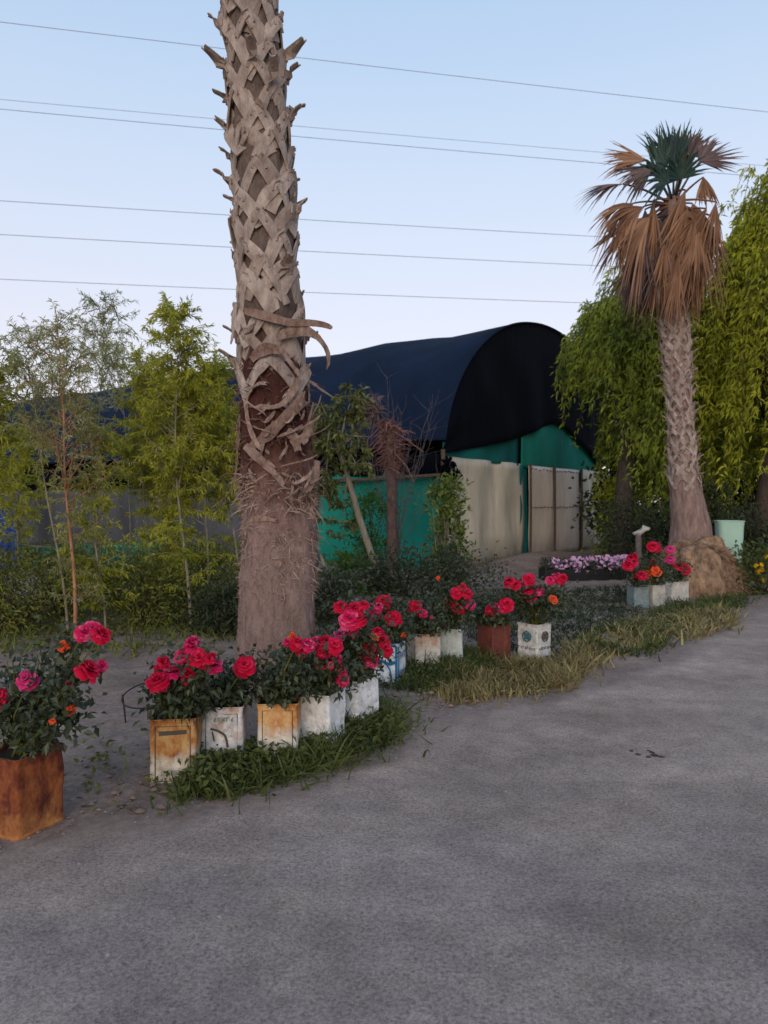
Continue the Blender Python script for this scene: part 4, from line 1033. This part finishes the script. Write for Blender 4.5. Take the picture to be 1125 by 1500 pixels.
def face_strip(t_, pts, width, mat, name, face='front', off=.0075):
    """printed band lying on a tin's face; pts are (across, up) in metres"""
    w, dep = t_['_w'], t_['_d']
    pts = np.array(pts, float); 
    if len(pts) > 2:
        u = np.linspace(0, 1, len(pts)); uu = np.linspace(0, 1, 16); pts = np.stack([np.interp(uu, u, pts[:, 0]), np.interp(uu, u, pts[:, 1])], 1)
        if len(pts) > 4: pts[1:-1] = (pts[:-2] + 2 * pts[1:-1] + pts[2:]) / 4
    if face == 'front': c = np.stack([pts[:, 0], np.full(len(pts), -dep / 2 * .985 - off), pts[:, 1]], 1); n = np.array([0, -1., 0])
    elif face == 'left': c = np.stack([np.full(len(pts), -w / 2 * .985 - off), -pts[:, 0], pts[:, 1]], 1); n = np.array([-1., 0, 0])
    else: c = np.stack([np.full(len(pts), w / 2 * .985 + off), pts[:, 0], pts[:, 1]], 1); n = np.array([1., 0, 0])
    mb = MB(); ribbon(mb, c, np.broadcast_to(n, c.shape), width, .0015); return mb.build(name, mat, BODY[t_.name], local=True)
def scribble(t_, x0, x1, z, hgt, mat, name='lettering', face='front', n=7):
    """worn lettering: short strokes on one line"""
    w, dep = t_['_w'], t_['_d']; mb = MB()
    for x in np.linspace(x0, x1, n):
        dx = (x1 - x0) / n * .34; k = rng.integers(3)
        segs = [[(x - dx, z), (x - dx, z + hgt)], [(x - dx, z + hgt), (x + dx, z + hgt * .9)]] if k == 0 else [[(x, z), (x, z + hgt)], [(x - dx, z + hgt * .5), (x + dx, z + hgt * .5)]] if k == 1 else [[(x - dx, z), (x + dx, z + hgt)], [(x + dx, z), (x - dx, z + hgt * .6)]]
        for s_ in segs:
            q = np.array(s_, float)
            if face == 'front': c = np.stack([q[:, 0], np.full(2, -dep / 2 * .985 - .0075), q[:, 1]], 1); nn = np.array([0, -1., 0])
            elif face == 'left': c = np.stack([np.full(2, -w / 2 * .985 - .0075), -q[:, 0], q[:, 1]], 1); nn = np.array([-1., 0, 0])
            else: c = np.stack([np.full(2, w / 2 * .985 + .0075), q[:, 0], q[:, 1]], 1); nn = np.array([1., 0, 0])
            ribbon(mb, c, np.broadcast_to(nn, c.shape), hgt * .2, .001)
    mb.build(name, mat, BODY[t_.name], local=True)
def paint(name, c, rough=.6): return rough_mat(name, tuple(x * .6 for x in c), c, 18, None, rough, .2, .002)
INK_D, INK_G, INK_B, INK_N = paint('brown_print', (.10, .085, .07)), paint('green_print', (.10, .33, .24)), paint('blue_print', (.02, .19, .40)), paint('navy_print', (.03, .05, .12))
INK_S = paint('silver_print', (.36, .35, .30)); INK_T = paint('teal_print', (.06, .16, .18))
BORD = rough_mat('border_line', (.05, .04, .035), (.16, .12, .09), 20, None, .8, 0)
TG = 'old oil tins used as planters'
t1 = tin('tall ochre-rusted tin with a red rusty edge, leftmost of the front row of five', *G(257, 1142)[:2], R(7), tin_mat('tin_ochre', (.46, .40, .29), .30, .85, ((.10, .02, .012), (.34, .14, .04), (.46, .30, .12)), 1, paint2=(.60, .56, .47)), .245, .355, None, BORD, TG)
scribble(t1, -.055, .065, .035, .014, INK_D); face_strip(t1, [(-.07, .285), (.07, .29)], .022, INK_D, 'worn_band'); face_strip(t1, [(-.06, .075), (.06, .075)], .026, INK_S, 'worn_band')
t2 = tin('silver white tin with an orange rusted corner and faded green lettering', *G(328, 1119)[:2], R(4), tin_mat('tin_silver', (.55, .56, .56), .46, .28, seed=3, paint2=(.68, .69, .68)), .24, .35, None, BORD, TG)
scribble(t2, -.035, .06, .275, .022, INK_G, n=5); face_strip(t2, [(-.06, .235), (-.02, .225), (.02, .2), (.03, .165), (.035, .13)], .013, INK_D, 'peeling_mark'); face_strip(t2, [(-.05, .22), (-.04, .165)], .008, INK_D, 'peeling_mark'); face_strip(t2, [(.03, .09), (.07, .12)], .012, INK_D, 'peeling_mark'); face_strip(t2, [(.0, .08), (.03, .095)], .012, INK_D, 'peeling_mark')
t3 = tin('cream tin half eaten by bright orange rust, third in the front row', *G(409, 1113)[:2], R(2), tin_mat('tin_cream', (.62, .58, .50), .29, .75, ((.09, .03, .012), (.46, .19, .05), (.60, .38, .17)), 8), .235, .35, None, BORD, TG)
t4 = tin('plain white painted tin leaning in weeds, fourth in the front row', *G(470, 1096)[:2], R(-24), tin_mat('tin_white', (.66, .67, .66), .12, .05, seed=12, paint2=(.74, .75, .74)), .23, .35, None, None, TG)
t5 = tin('white painted tin with a dark oval mark near its rim, last in the front row', *G(520, 1070)[:2], R(-38), tin_mat('tin_white2', (.64, .66, .68), .10, .05, seed=15, paint2=(.75, .77, .79)), .23, .35, None, None, TG)
face_strip(t5, [(-.0, .30), (.02, .285), (.05, .29), (.06, .305), (.04, .32)], .008, INK_N, 'oval_mark')
t6 = tin('white tin printed with curling bright blue bands, first of the second row', *G(569, 1001)[:2], R(-18), tin_mat('tin_blue', (.60, .64, .68), .10, .06, seed=20, paint2=(.70, .74, .78)), .235, .355, INK_B, None, TG)
face_strip(t6, [(-.105, .175), (-.08, .20), (-.05, .212), (-.01, .205), (.03, .185), (.06, .185), (.095, .205)], .026, INK_B, 'blue_band'); face_strip(t6, [(.106, .02), (.106, .335)], .020, INK_B, 'blue_band')
face_strip(t6, [(-.10, .335), (.10, .335)], .022, INK_B, 'blue_band'); face_strip(t6, [(-.02, .30), (.01, .285), (.05, .285), (.08, .30)], .04, INK_B, 'blue_band'); face_strip(t6, [(.02, .178), (.045, .15), (.06, .11), (.062, .06), (.05, .02)], .012, INK_B, 'blue_band', off=.0065)
face_strip(t6, [(-.09, .135), (-.06, .125), (-.03, .135), (.0, .12)], .010, INK_N, 'dark_mark'); face_strip(t6, [(-.09, .06), (-.06, .045), (-.02, .05)], .010, INK_N, 'dark_mark'); face_strip(t6, [(-.08, .27), (-.05, .262)], .010, INK_N, 'dark_mark')
face_strip(t6, [(-.105, .02), (-.105, .33)], .02, INK_B, 'blue_band', 'right'); scribble(t6, -.05, .07, .22, .05, INK_B, 'lettering', 'right', 4); scribble(t6, -.05, .07, .1, .03, INK_B, 'lettering', 'right', 4)
t7 = tin('cream tin with an orange rusted top and rusty left side, beside the blue banded one', *G(621, 984)[:2], R(16), tin_mat('tin_cream2', (.55, .52, .46), .34, .42, ((.16, .05, .02), (.42, .17, .06), (.5, .32, .18)), 24), .235, .35, None, None, TG)
t8 = tin('pale green-white speckled tin sunk in tall grass, middle of the second row', *G(660, 975)[:2], R(-6), tin_mat('tin_pale', (.42, .46, .42), .26, .15, ((.07, .07, .05), (.14, .16, .11), (.25, .25, .18)), 28), .235, .35, None, None, TG)
t9 = tin('dark red rusted tin set cornerwise, left of the tin with round emblems', *G(724, 968)[:2], R(32), tin_mat('tin_red', (.13, .034, .026), .5, .2, ((.06, .016, .013), (.13, .032, .022), (.24, .08, .03)), 31), .235, .35, None, None, TG)
t10 = tin('off-white tin set cornerwise showing two round green emblems, last of the second row', *G(783, 968)[:2], R(44), tin_mat('tin_emblem', (.48, .47, .42), .22, -.1, ((.2, .15, .1), (.36, .3, .2), (.42, .37, .28)), 35, paint2=(.60, .60, .57)), .235, .36, None, None, TG)
def emblem(t_, face, ink):
    a = np.linspace(0, 2 * np.pi, 25); r_ = .045
    face_strip(t_, [(-.03, .245), (.03, .245)], .06, ink, 'emblem', face, .0065)
    w, dep = t_['_w'], t_['_d']
    mb = MB(); q = np.stack([np.cos(a) * r_, .245 + np.sin(a) * r_], 1)
    mk = lambda q, o: np.stack([q[:, 0], np.full(len(q), -dep / 2 * .985 - o), q[:, 1]], 1) if face == 'front' else np.stack([np.full(len(q), -w / 2 * .985 - o), -q[:, 0], q[:, 1]], 1)
    mb.tube(mk(q, .0075), .007, 5, cap=False); mb.build('emblem_ring', ink, BODY[t_.name], local=True)
    scribble(t_, -.085, .085, .125, .024, INK_N, 'lettering', face, 8)
emblem(t10, 'front', INK_D); emblem(t10, 'left', INK_T)
t11 = tin('big square rust-brown tin at the left edge, streaked orange', *G(28, 1212)[:2], R(-24), tin_mat('tin_rust', (.34, .11, .035), .62, .5, ((.04, .009, .006), (.13, .028, .011), (.28, .085, .022)), 40, paint2=(.40, .17, .05)), .27, .36, None, None, TG)
t12 = tin('blue-grey tin, leftmost of three small ones below the shaggy palm', *G(935, 890)[:2], R(10), tin_mat('tin_greyblue', (.17, .22, .22), .2, .1, seed=44), .235, .30, None, None, TG)
t13 = tin('off-white tin in the middle of the three below the shaggy palm', *G(959, 889)[:2], R(20), tin_mat('tin_offwhite', (.42, .41, .36), .2, .1, seed=46), .22, .32, None, None, TG)
t14 = tin('wide pale tin with a ragged upper edge, rightmost of three below the shaggy palm', *G(989, 880)[:2], R(24), tin_mat('tin_pale2', (.48, .46, .41), .2, .05, seed=48), .36, .30, None, None, TG, dep=.24)
for t_ in (t1, t2, t3, t4, t5, t6, t7, t8, t9, t10, t11, t12, t13, t14):
    del t_['_w']; del t_['_d']

# ------------------------------------------------------------------ rose bushes in the tins
RG = 'rose bushes planted in the tins'
def rb(t_, label, rx, ry, zt, fl, nl=900, h=.32, **k):
    return rose_bush(label, t_.location[:2], h, rx, ry, zt, fl, t_.location[1], nl, RG, **k)
rb(t11, 'rose bush with scattered red and orange blooms in the big rust-brown tin', .25, .22, .80, [(127, 985, 'r', 1.0), (38, 998, 'm', .9), (146, 931, 'r', .85), (122, 928, 'p', .75), (92, 947, 'o', .5), (101, 1041, 'o', .48), (75, 1058, 'o', .28), (101, 1003, 'm', .6), (-4, 1024, 'r', .9), (112, 984, 'r', .7)], 1500, h=.33, nstem=14, cx=.01, lw=(.045, .03), fs=.8)
rb(t1, 'rose bush with a dense cluster of crimson blooms, in the ochre tin', .19, .17, .62, [(278, 950, 'p', 1.0), (239, 972, 'r', .95), (230, 1001, 'r', .95), (254, 989, 'p', .95), (275, 992, 'r', 1.05), (309, 977, 'p', 1.0), (291, 966, 'r', .95), (268, 962, 'p', .8)], 1100)
rb(t2, 'rose bush with a single red bloom, in the silver tin', .19, .17, .56, [(358, 977, 'r', 1.02)], 900)
rb(t3, 'rose bush with a bright orange-red bloom at its top, in the rusted cream tin', .19, .17, .60, [(427, 941, 'o', .9), (434, 944, 'r', .95), (450, 946, 'p', .8)], 1000)
rb(t4, 'rose bush with broad crimson blooms, in the plain white tin', .19, .18, .64, [(462, 944, 'p', 1.05), (478, 946, 'r', 1.05), (474, 978, 'r', 1.0), (500, 986, 'p', .95), (494, 966, 'p', .6), (470, 958, 'r', .9)], 1100)
rb(t5, 'tall rose bush in the last white tin of the front row', .22, .2, .74, [(499, 890, 'r', .8), (512, 908, 'p', 1.15), (524, 910, 'r', 1.0), (549, 934, 'o', .5), (553, 928, 'r', .7), (558, 941, 'r', .95), (541, 951, 'r', 1.0), (541, 967, 'p', 1.0), (498, 932, 'm', .8), (518, 935, 'm', .6), (520, 892, 'r', .9)], 1300)
rb(t6, 'rose bush with two loose pink-red clusters, in the blue banded tin', .24, .2, .66, [(545, 897, 'm', 1.2), (562, 882, 'r', 1.1), (576, 907, 'r', 1.3), (555, 893, 'p', .8), (591, 931, 'o', .4)], 1100)
rb(t7, 'rose bush with one double red bloom, in the cream tin with the rusted top', .26, .2, .66, [(608, 890, 'r', 1.1), (614, 897, 'p', 1.0), (632, 905, 'm', .4)], 1100)
rb(t8, 'rose bush with red blooms at two heights, in the pale speckled tin', .26, .22, .74, [(676, 864, 'r', 1.25), (683, 869, 'r', 1.0), (662, 886, 'r', 1.15), (671, 893, 'r', 1.2), (689, 886, 'm', .8), (648, 911, 'p', .9), (642, 847, 'o', .5)], 1200)
rb(t9, 'rose bush with a low row of red blooms, in the dark red tin', .26, .22, .66, [(716, 894, 'r', .9), (726, 891, 'p', .9), (743, 886, 'r', 1.15), (733, 888, 'r', .8)], 1100)
rb(t10, 'rose bush topped by a bright bouquet, in the tin with round emblems', .3, .24, .76, [(747, 854, 'r', 1.05), (775, 849, 'r', 1.0), (762, 864, 'r', 1.4), (784, 868, 'p', 1.2), (770, 872, 'r', 1.1), (822, 850, 'r', 1.35), (816, 847, 'p', 1.0), (810, 879, 'o', .85), (781, 896, 'o', .5), (756, 858, 'r', .9)], 1300, cx=.05)
rb(t12, 'small rose bush with red blooms, in the blue-grey tin', .3, .25, .72, [(930, 818, 'r', 1.4), (921, 829, 'r', 1.5), (940, 843, 'r', 1.2), (928, 825, 'p', 1.2)], 800, h=.28)
rb(t13, 'small rose bush with the topmost red bloom beside the root mound, in the off-white tin', .3, .25, .8, [(956, 801, 'r', 1.4), (962, 802, 'r', 1.2), (956, 827, 'r', 1.5), (961, 837, 'o', 1.4), (948, 841, 'o', 1.2)], 800, h=.28)
rb(t14, 'small rose bush with dark red blooms against the mound, in the wide pale tin', .34, .25, .72, [(982, 821, 'm', 1.4), (995, 833, 'r', 1.5), (1004, 834, 'r', 1.4), (982, 806, 'm', 1.3), (988, 830, 'o', .9)], 800, h=.28)

# yellow blooms on the garden plant at right
for i in range(6):
    me = rose_mesh('flower', 'petal_yellow', 90) if i == 0 else me
    o = bpy.data.objects.new('flower', me); col.objects.link(o); o.parent = yp
    p = P(1116 + rng.normal(0, 6), 832 + rng.normal(0, 9), 11.9); o.location = tuple(p - np.array(yp.location)); o.rotation_euler = (R(50), 0, rng.uniform(0, 6)); o.scale = (.62,) * 3

# ------------------------------------------------------------------ grass and ground cover
def region(pts_px, n):
    """random ground points inside a polygon given on the ground in photo pixels"""
    poly = np.array([G(*p)[:2] for p in pts_px]); lo_, hi = poly.min(0), poly.max(0); out = np.zeros((0, 2))
    while len(out) < n:
        q = rng.uniform(lo_, hi, (n * 2, 2)); ins = np.zeros(len(q), bool); j = len(poly) - 1
        for i in range(len(poly)):
            (xi, yi), (xj, yj) = poly[i], poly[j]
            ins ^= ((yi > q[:, 1]) != (yj > q[:, 1])) & (q[:, 0] < (xj - xi) * (q[:, 1] - yi) / (yj - yi + 1e-12) + xi); j = i
        out = np.vstack([out, q[ins]])
    return out[:n]
def clumpy(q, keep, sc=5., seed=81):
    v = vnoise(q[:, 0], q[:, 1], sc, seed) * .5 + .5 + rng.normal(0, .15, len(q)); return q[v > 1 - keep]
def grass(name, mat, poly, n, L, W, bend=.5, keep=.75, sc=5., broad=0, spread=.45, extra=None, seed=81):
    q = clumpy(region(poly, n), keep, sc, seed); q = q + rng.normal(0, .05, q.shape) * (1 + 2 * (rng.random((len(q), 1)) < .15)); m = len(q)
    p = np.stack([q[:, 0], q[:, 1], ground_z(q[:, 0], q[:, 1]) - .005], -1); mb = MB()
    hv = .55 + .55 * np.clip(vnoise(q[:, 0], q[:, 1], 3.3, 82) + .5, 0, 1)
    mb.blades(p, np.array([0, 0, 1.0]) + rng.normal(0, spread, (m, 3)) * [1, 1, .2], L * rng.uniform(.5, 1.15, m) * hv, W * rng.uniform(.6, 1.3, m), bend * rng.uniform(.3, 1.6, m))
    if broad:
        k = rng.integers(0, m, broad); pb = p[k] + np.stack([np.zeros(broad), np.zeros(broad), rng.uniform(.02, L * .55, broad)], -1)
        mb.leaves(pb, rng.normal(0, 1, (broad, 3)) + [0, -.2, .4], .055 * rng.uniform(.6, 1.3, broad), .024 * rng.uniform(.6, 1.3, broad), bend=.2)
    return tag(mb.build(name, M[mat]), kind='stuff')
grass('green_weeds', 'grass', [(265, 1172), (300, 1118), (380, 1110), (440, 1100), (500, 1068), (545, 1052), (585, 1075), (560, 1095), (480, 1128), (400, 1152), (320, 1176)], 4200, .25, .012, .5, .74, 5, 1900, .6)
grass('green_weeds', 'grass', [(585, 1015), (590, 985), (640, 965), (700, 960), (720, 985), (660, 1010), (630, 1022)], 2600, .24, .011, .4, .9, 5, 500)
grass('green_weeds', 'lawn', [(535, 1012), (545, 985), (600, 985), (640, 1010), (610, 1022)], 700, .12, .011, .5, .8, 5, 300)
grass('dry_grass', 'dry', [(636, 1022), (640, 1005), (700, 978), (800, 975), (860, 985), (835, 1005), (740, 1024), (670, 1034)], 3400, .19, .016, .45, .80, 4.5)
grass('dry_grass', 'dry', [(800, 990), (840, 950), (900, 925), (990, 905), (1080, 895), (1075, 920), (1010, 938), (920, 955), (860, 988)], 3000, .20, .022, .5, .62, 2.6, seed=85)
grass('green_weeds', 'grass', [(820, 985), (850, 945), (900, 915), (1000, 890), (1095, 872), (1090, 892), (1000, 925), (960, 962), (930, 968), (880, 965)], 3200, .20, .017, .5, .6, 2.4, 700, seed=86)
grass('ground_cover', 'lawn', [(700, 950), (700, 900), (780, 870), (930, 862), (935, 915), (850, 945), (800, 975)], 5200, .10, .016, .7, .9, 3, 1500)
grass('ground_cover', 'under', [(-60, 960), (-60, 880), (340, 880), (345, 945), (200, 965)], 3600, .16, .018, .6, .85, 2, 900)
grass('ground_cover', 'lawn', [(460, 960), (460, 890), (800, 868), (800, 890), (700, 935), (560, 975)], 4200, .15, .015, .6, .9, 2.5, 900)
grass('leaf_litter', 'under', [(100, 1160), (150, 1080), (230, 1130), (270, 1180), (200, 1200)], 160, .05, .012, .9, .6, 6, 60, .9)

# lilac flower bed in a black trough
tr = thing('planter_trough', 'long low black trough below the pale sheet wall', 'planter', P(862, 0, 14.4) * [1, 1, 0], R(4))
mb = MB(); mb.box([0, 0, .10], [.80, .03, .13]); mb.box([0, .36, .10], [.80, .03, .13]); mb.box([-.83, .18, .10], [.03, .215, .13]); mb.box([.83, .18, .10], [.03, .215, .13]); mb.build('walls', M['black_plastic'], tr, local=True)
mb = MB(); mb.box([0, .18, .10], [.79, .14, .07]); mb.build('soil', M['soil'], tr, local=True)
mb = MB(); n = 1500; q = np.stack([rng.uniform(-.85, .82, n), rng.uniform(-.05, .5, n), rng.uniform(.18, .42, n)], -1) + np.array(tr.location)
mb.leaves(q, rng.normal(size=(n, 3)), .07, .035); tag(mb.build('petunia_leaves', M['rose_leaf']), kind='stuff')
mb = MB()
for i in range(300):
    x = rng.uniform(-.78, .84); c = np.array([x, rng.uniform(-.07, .5), .30 + rng.uniform(-.10, .14) + .05 * x]) + np.array(tr.location)
    nrm = unit(np.array([rng.normal(0, .4), -.8, .7])); u = unit(np.cross(nrm, [0, 0, 1.0])); v = np.cross(nrm, u)
    a = np.linspace(0, 6.28, 10, endpoint=False); rr = .036 * rng.uniform(.7, 1.2) * (1 + .14 * np.cos(a * 5))
    mb.add(np.vstack([[c - nrm * .014], c + np.cos(a)[:, None] * rr[:, None] * u + np.sin(a)[:, None] * rr[:, None] * v]), f3=[[0, 1 + j, 1 + (j + 1) % 10] for j in range(10)], a=np.r_[.1, np.full(10, rng.uniform(.5, 1))])
tag(mb.build('lilac_petunias', M['petal_lilac']), kind='stuff')

# ------------------------------------------------------------------ small things
# mint green bin behind the mound
bn = thing('plastic_bin', 'mint green plastic bin with a folded rim beside the palm mound', 'bin', P(1068, 0, 13.4) * [1, 1, 0], R(-8))
mb = MB(); g = []
for z, k in ((0, .21), (.15, .212), (.3, .21), (.45, .222), (.6, .226), (.75, .232), (.9, .24), (1.0, .25)):
    a = np.linspace(0, 2 * np.pi, 28, endpoint=False); sq = 1 / np.maximum(np.abs(np.cos(a)), np.abs(np.sin(a))) ** .95
    dn = .88 + .06 * vnoise(np.cos(a) * 2, np.sin(a) * 2 + z * 3, 1.5, 91) + .03 * vnoise(np.cos(a) * 5, np.sin(a) * 5 + z * 7, 1.5, 92)
    g.append(np.stack([np.cos(a) * k * sq * dn, np.sin(a) * k * .8 * sq * dn, np.full(28, z * 1.18)], -1))
mb.grid(np.array(g), closed=True); mb.build('body', M['tarp_mint'], bn, local=True, smooth=True)
mb = MB(); q = np.vstack([g[-1], g[-1][:2]]); mb.tube(q, .011, 6, cap=False); mb.build('rim', M['tarp_mint'], bn, local=True, smooth=True)
mb = MB(); mb.add(np.vstack([[[0, 0, 1.1]], g[-1] * [.99, .99, 1] - [0, 0, .06]]), f3=[[0, 1 + j, 1 + (j + 1) % 28] for j in range(28)]); mb.build('lid', M['tarp_mint'], bn, local=True)

# short post with a pale rag
pb = P(936, 0, 13.0) * [1, 1, 0]
po = thing('garden_post', 'short grey wooden post among the roses left of the palm mound', 'post', pb)
mb = MB(); mb.tube([pb, P(936, 815, 13.0), P(935, 782, 13.0)], [.055, .052, .05], 10); mb.build('shaft', M['twig'], po)
mb = MB(); c = P(938, 779, 13.0); g = []
for i, t in enumerate(np.linspace(.02, .98, 10)):
    a = np.linspace(0, 2 * np.pi, 18, endpoint=False); r_ = .085 * math.sin(math.pi * t) ** .6 * (1 + .35 * vnoise(np.cos(a) * 2 + t, np.sin(a) * 2 + t * 4, 1.6, 95))
    g.append(np.stack([c[0] + np.cos(a) * r_ * 1.5 + .02, c[1] + np.sin(a) * r_, c[2] - .05 + .12 * t + .05 * np.cos(a)], -1))
mb.grid(np.array(g)[::-1], closed=True); tag(mb.build('white_rag', rough_mat('rag', (.30, .28, .25), (.45, .43, .4), 14), smooth=True), 'crumpled pale rag on top of the short grey post', 'rag')

# bent wire hoop by the ochre tin
hp_ = thing('wire_hoop', 'bent dark wire hoop standing in the soil left of the ochre tin', 'wire hoop', G(190, 1062))
mb = MB(); d0 = G(190, 1062)[1]
mb.tube([P(184, 1075, d0), P(181, 1040, d0), P(178, 1018, d0)], .006, 6); mb.build('stake', M['wire'], hp_)
mb = MB(); a = np.linspace(-2.6, 2.0, 26); c = P(224, 1016, d0 + .12)
mb.tube(np.stack([c[0] - np.cos(a) * .195, c[1] + np.sin(a) * .30, c[2] + np.sin(a) * .025], -1), .005, 6); mb.build('ring', M['wire'], hp_)

# plank and little box right of the palm foot, stakes behind
mb = MB(); mb.box(P(503, 880, 10.6), [.20, .07, .018], R(6)); tag(mb.build('wooden_plank', M['pot_grey']), 'pale board lying level behind the roses right of the palm', 'plank')
q = P(503, 0, 10.6) * [1, 1, 0]
mb = MB(); mb.box(q + [-.12, .02, .06], [.04, .06, .062]); mb.box(q + [.12, .03, .06], [.04, .06, .062]); tag(mb.build('support_blocks', M['bark_dark']), 'low dark blocks carrying the pale board', 'blocks')
for (x0, y0), (x1, y1), d, lab in (((487, 885), (470, 812), 11.2, 'thin pale stake leaning left, right of the big palm, the right one of two'), ((478, 890), (462, 838), 11.0, 'thin pale stake leaning left against the big palm, the left one of two')):
    b = P(x0, 0, d) * [1, 1, 0]; mb = MB(); mb.tube([b, (b + P(x1, y1, d)) / 2 + [.01, 0, 0], P(x1, y1, d)], [.03, .028, .024], 8); tag(mb.build('wooden_stake', M['bark']), lab, 'stake', 'pair of stakes')
# clod on the road, kerb stones at right
mb = pebbles(14, lambda: (G(950, 1108)[0] + rng.normal(0, .035), G(950, 1108)[1] + rng.normal(0, .03)), lambda: rng.uniform(.012, .024))
tag(mb.build('dirt_clump', M['bark_dark']), 'dark clump of dirt lying alone on the grey road', 'dirt clump')
for (x, y, w) in ((1112, 867, .22), (1090, 868, .14)):
    mb = MB(); c = G(x, y); g = []
    for z, k in ((-.02, 1), (.05, 1.04), (.10, .95), (.13, .7), (.135, .1)):
        a = np.linspace(0, 6.28, 14, endpoint=False); g.append(np.stack([c[0] + np.cos(a) * w * k * (1 + .1 * np.sin(3 * a + x)), c[1] + np.sin(a) * w * .55 * k, np.full(14, z * (1 + .1 * np.sin(x)))], -1))
    mb.grid(np.array(g), closed=True); tag(mb.build('edge_stone', M['pot_grey'], smooth=True), 'pale stone at the road edge below the yellow blooms' if x > 1100 else 'smaller pale stone between the mound and the yellow blooms', 'stone', 'stones at the road edge')

# overhead wires
for i, ((y0, x1, y1), lab) in enumerate((((37, 1125, 168), 'topmost overhead wire, well above the rest'), ((149, 880, 226), 'thinner second overhead wire, upper of the close pair'), ((163, 880, 242), 'third overhead wire, lower of the close pair'),
                              ((296, 870, 348), 'fourth overhead wire from the top, passing mid palm trunk'), ((345, 820, 388), 'fifth overhead wire, just below the fourth'), ((410, 810, 443), 'lowest overhead wire, just above the saplings'))):
    d0, dk = 27.0, 27 + 6.5 * x1 / 1125
    a, b = P(0, y0, d0), P(x1, y1, dk); dirv = b - a
    ts = np.linspace(-1.2, 2.4, 40)
    pts = np.array([a + dirv * t + np.array([0, 0, .10 * (t * t - t)]) for t in ts])
    mb = MB(); mb.tube(pts, .012 if i != 1 else .009, 6, cap=False)
    tag(mb.build('power_line', M['cable']), lab + ' crossing the pale sky', 'power line', 'overhead wires')
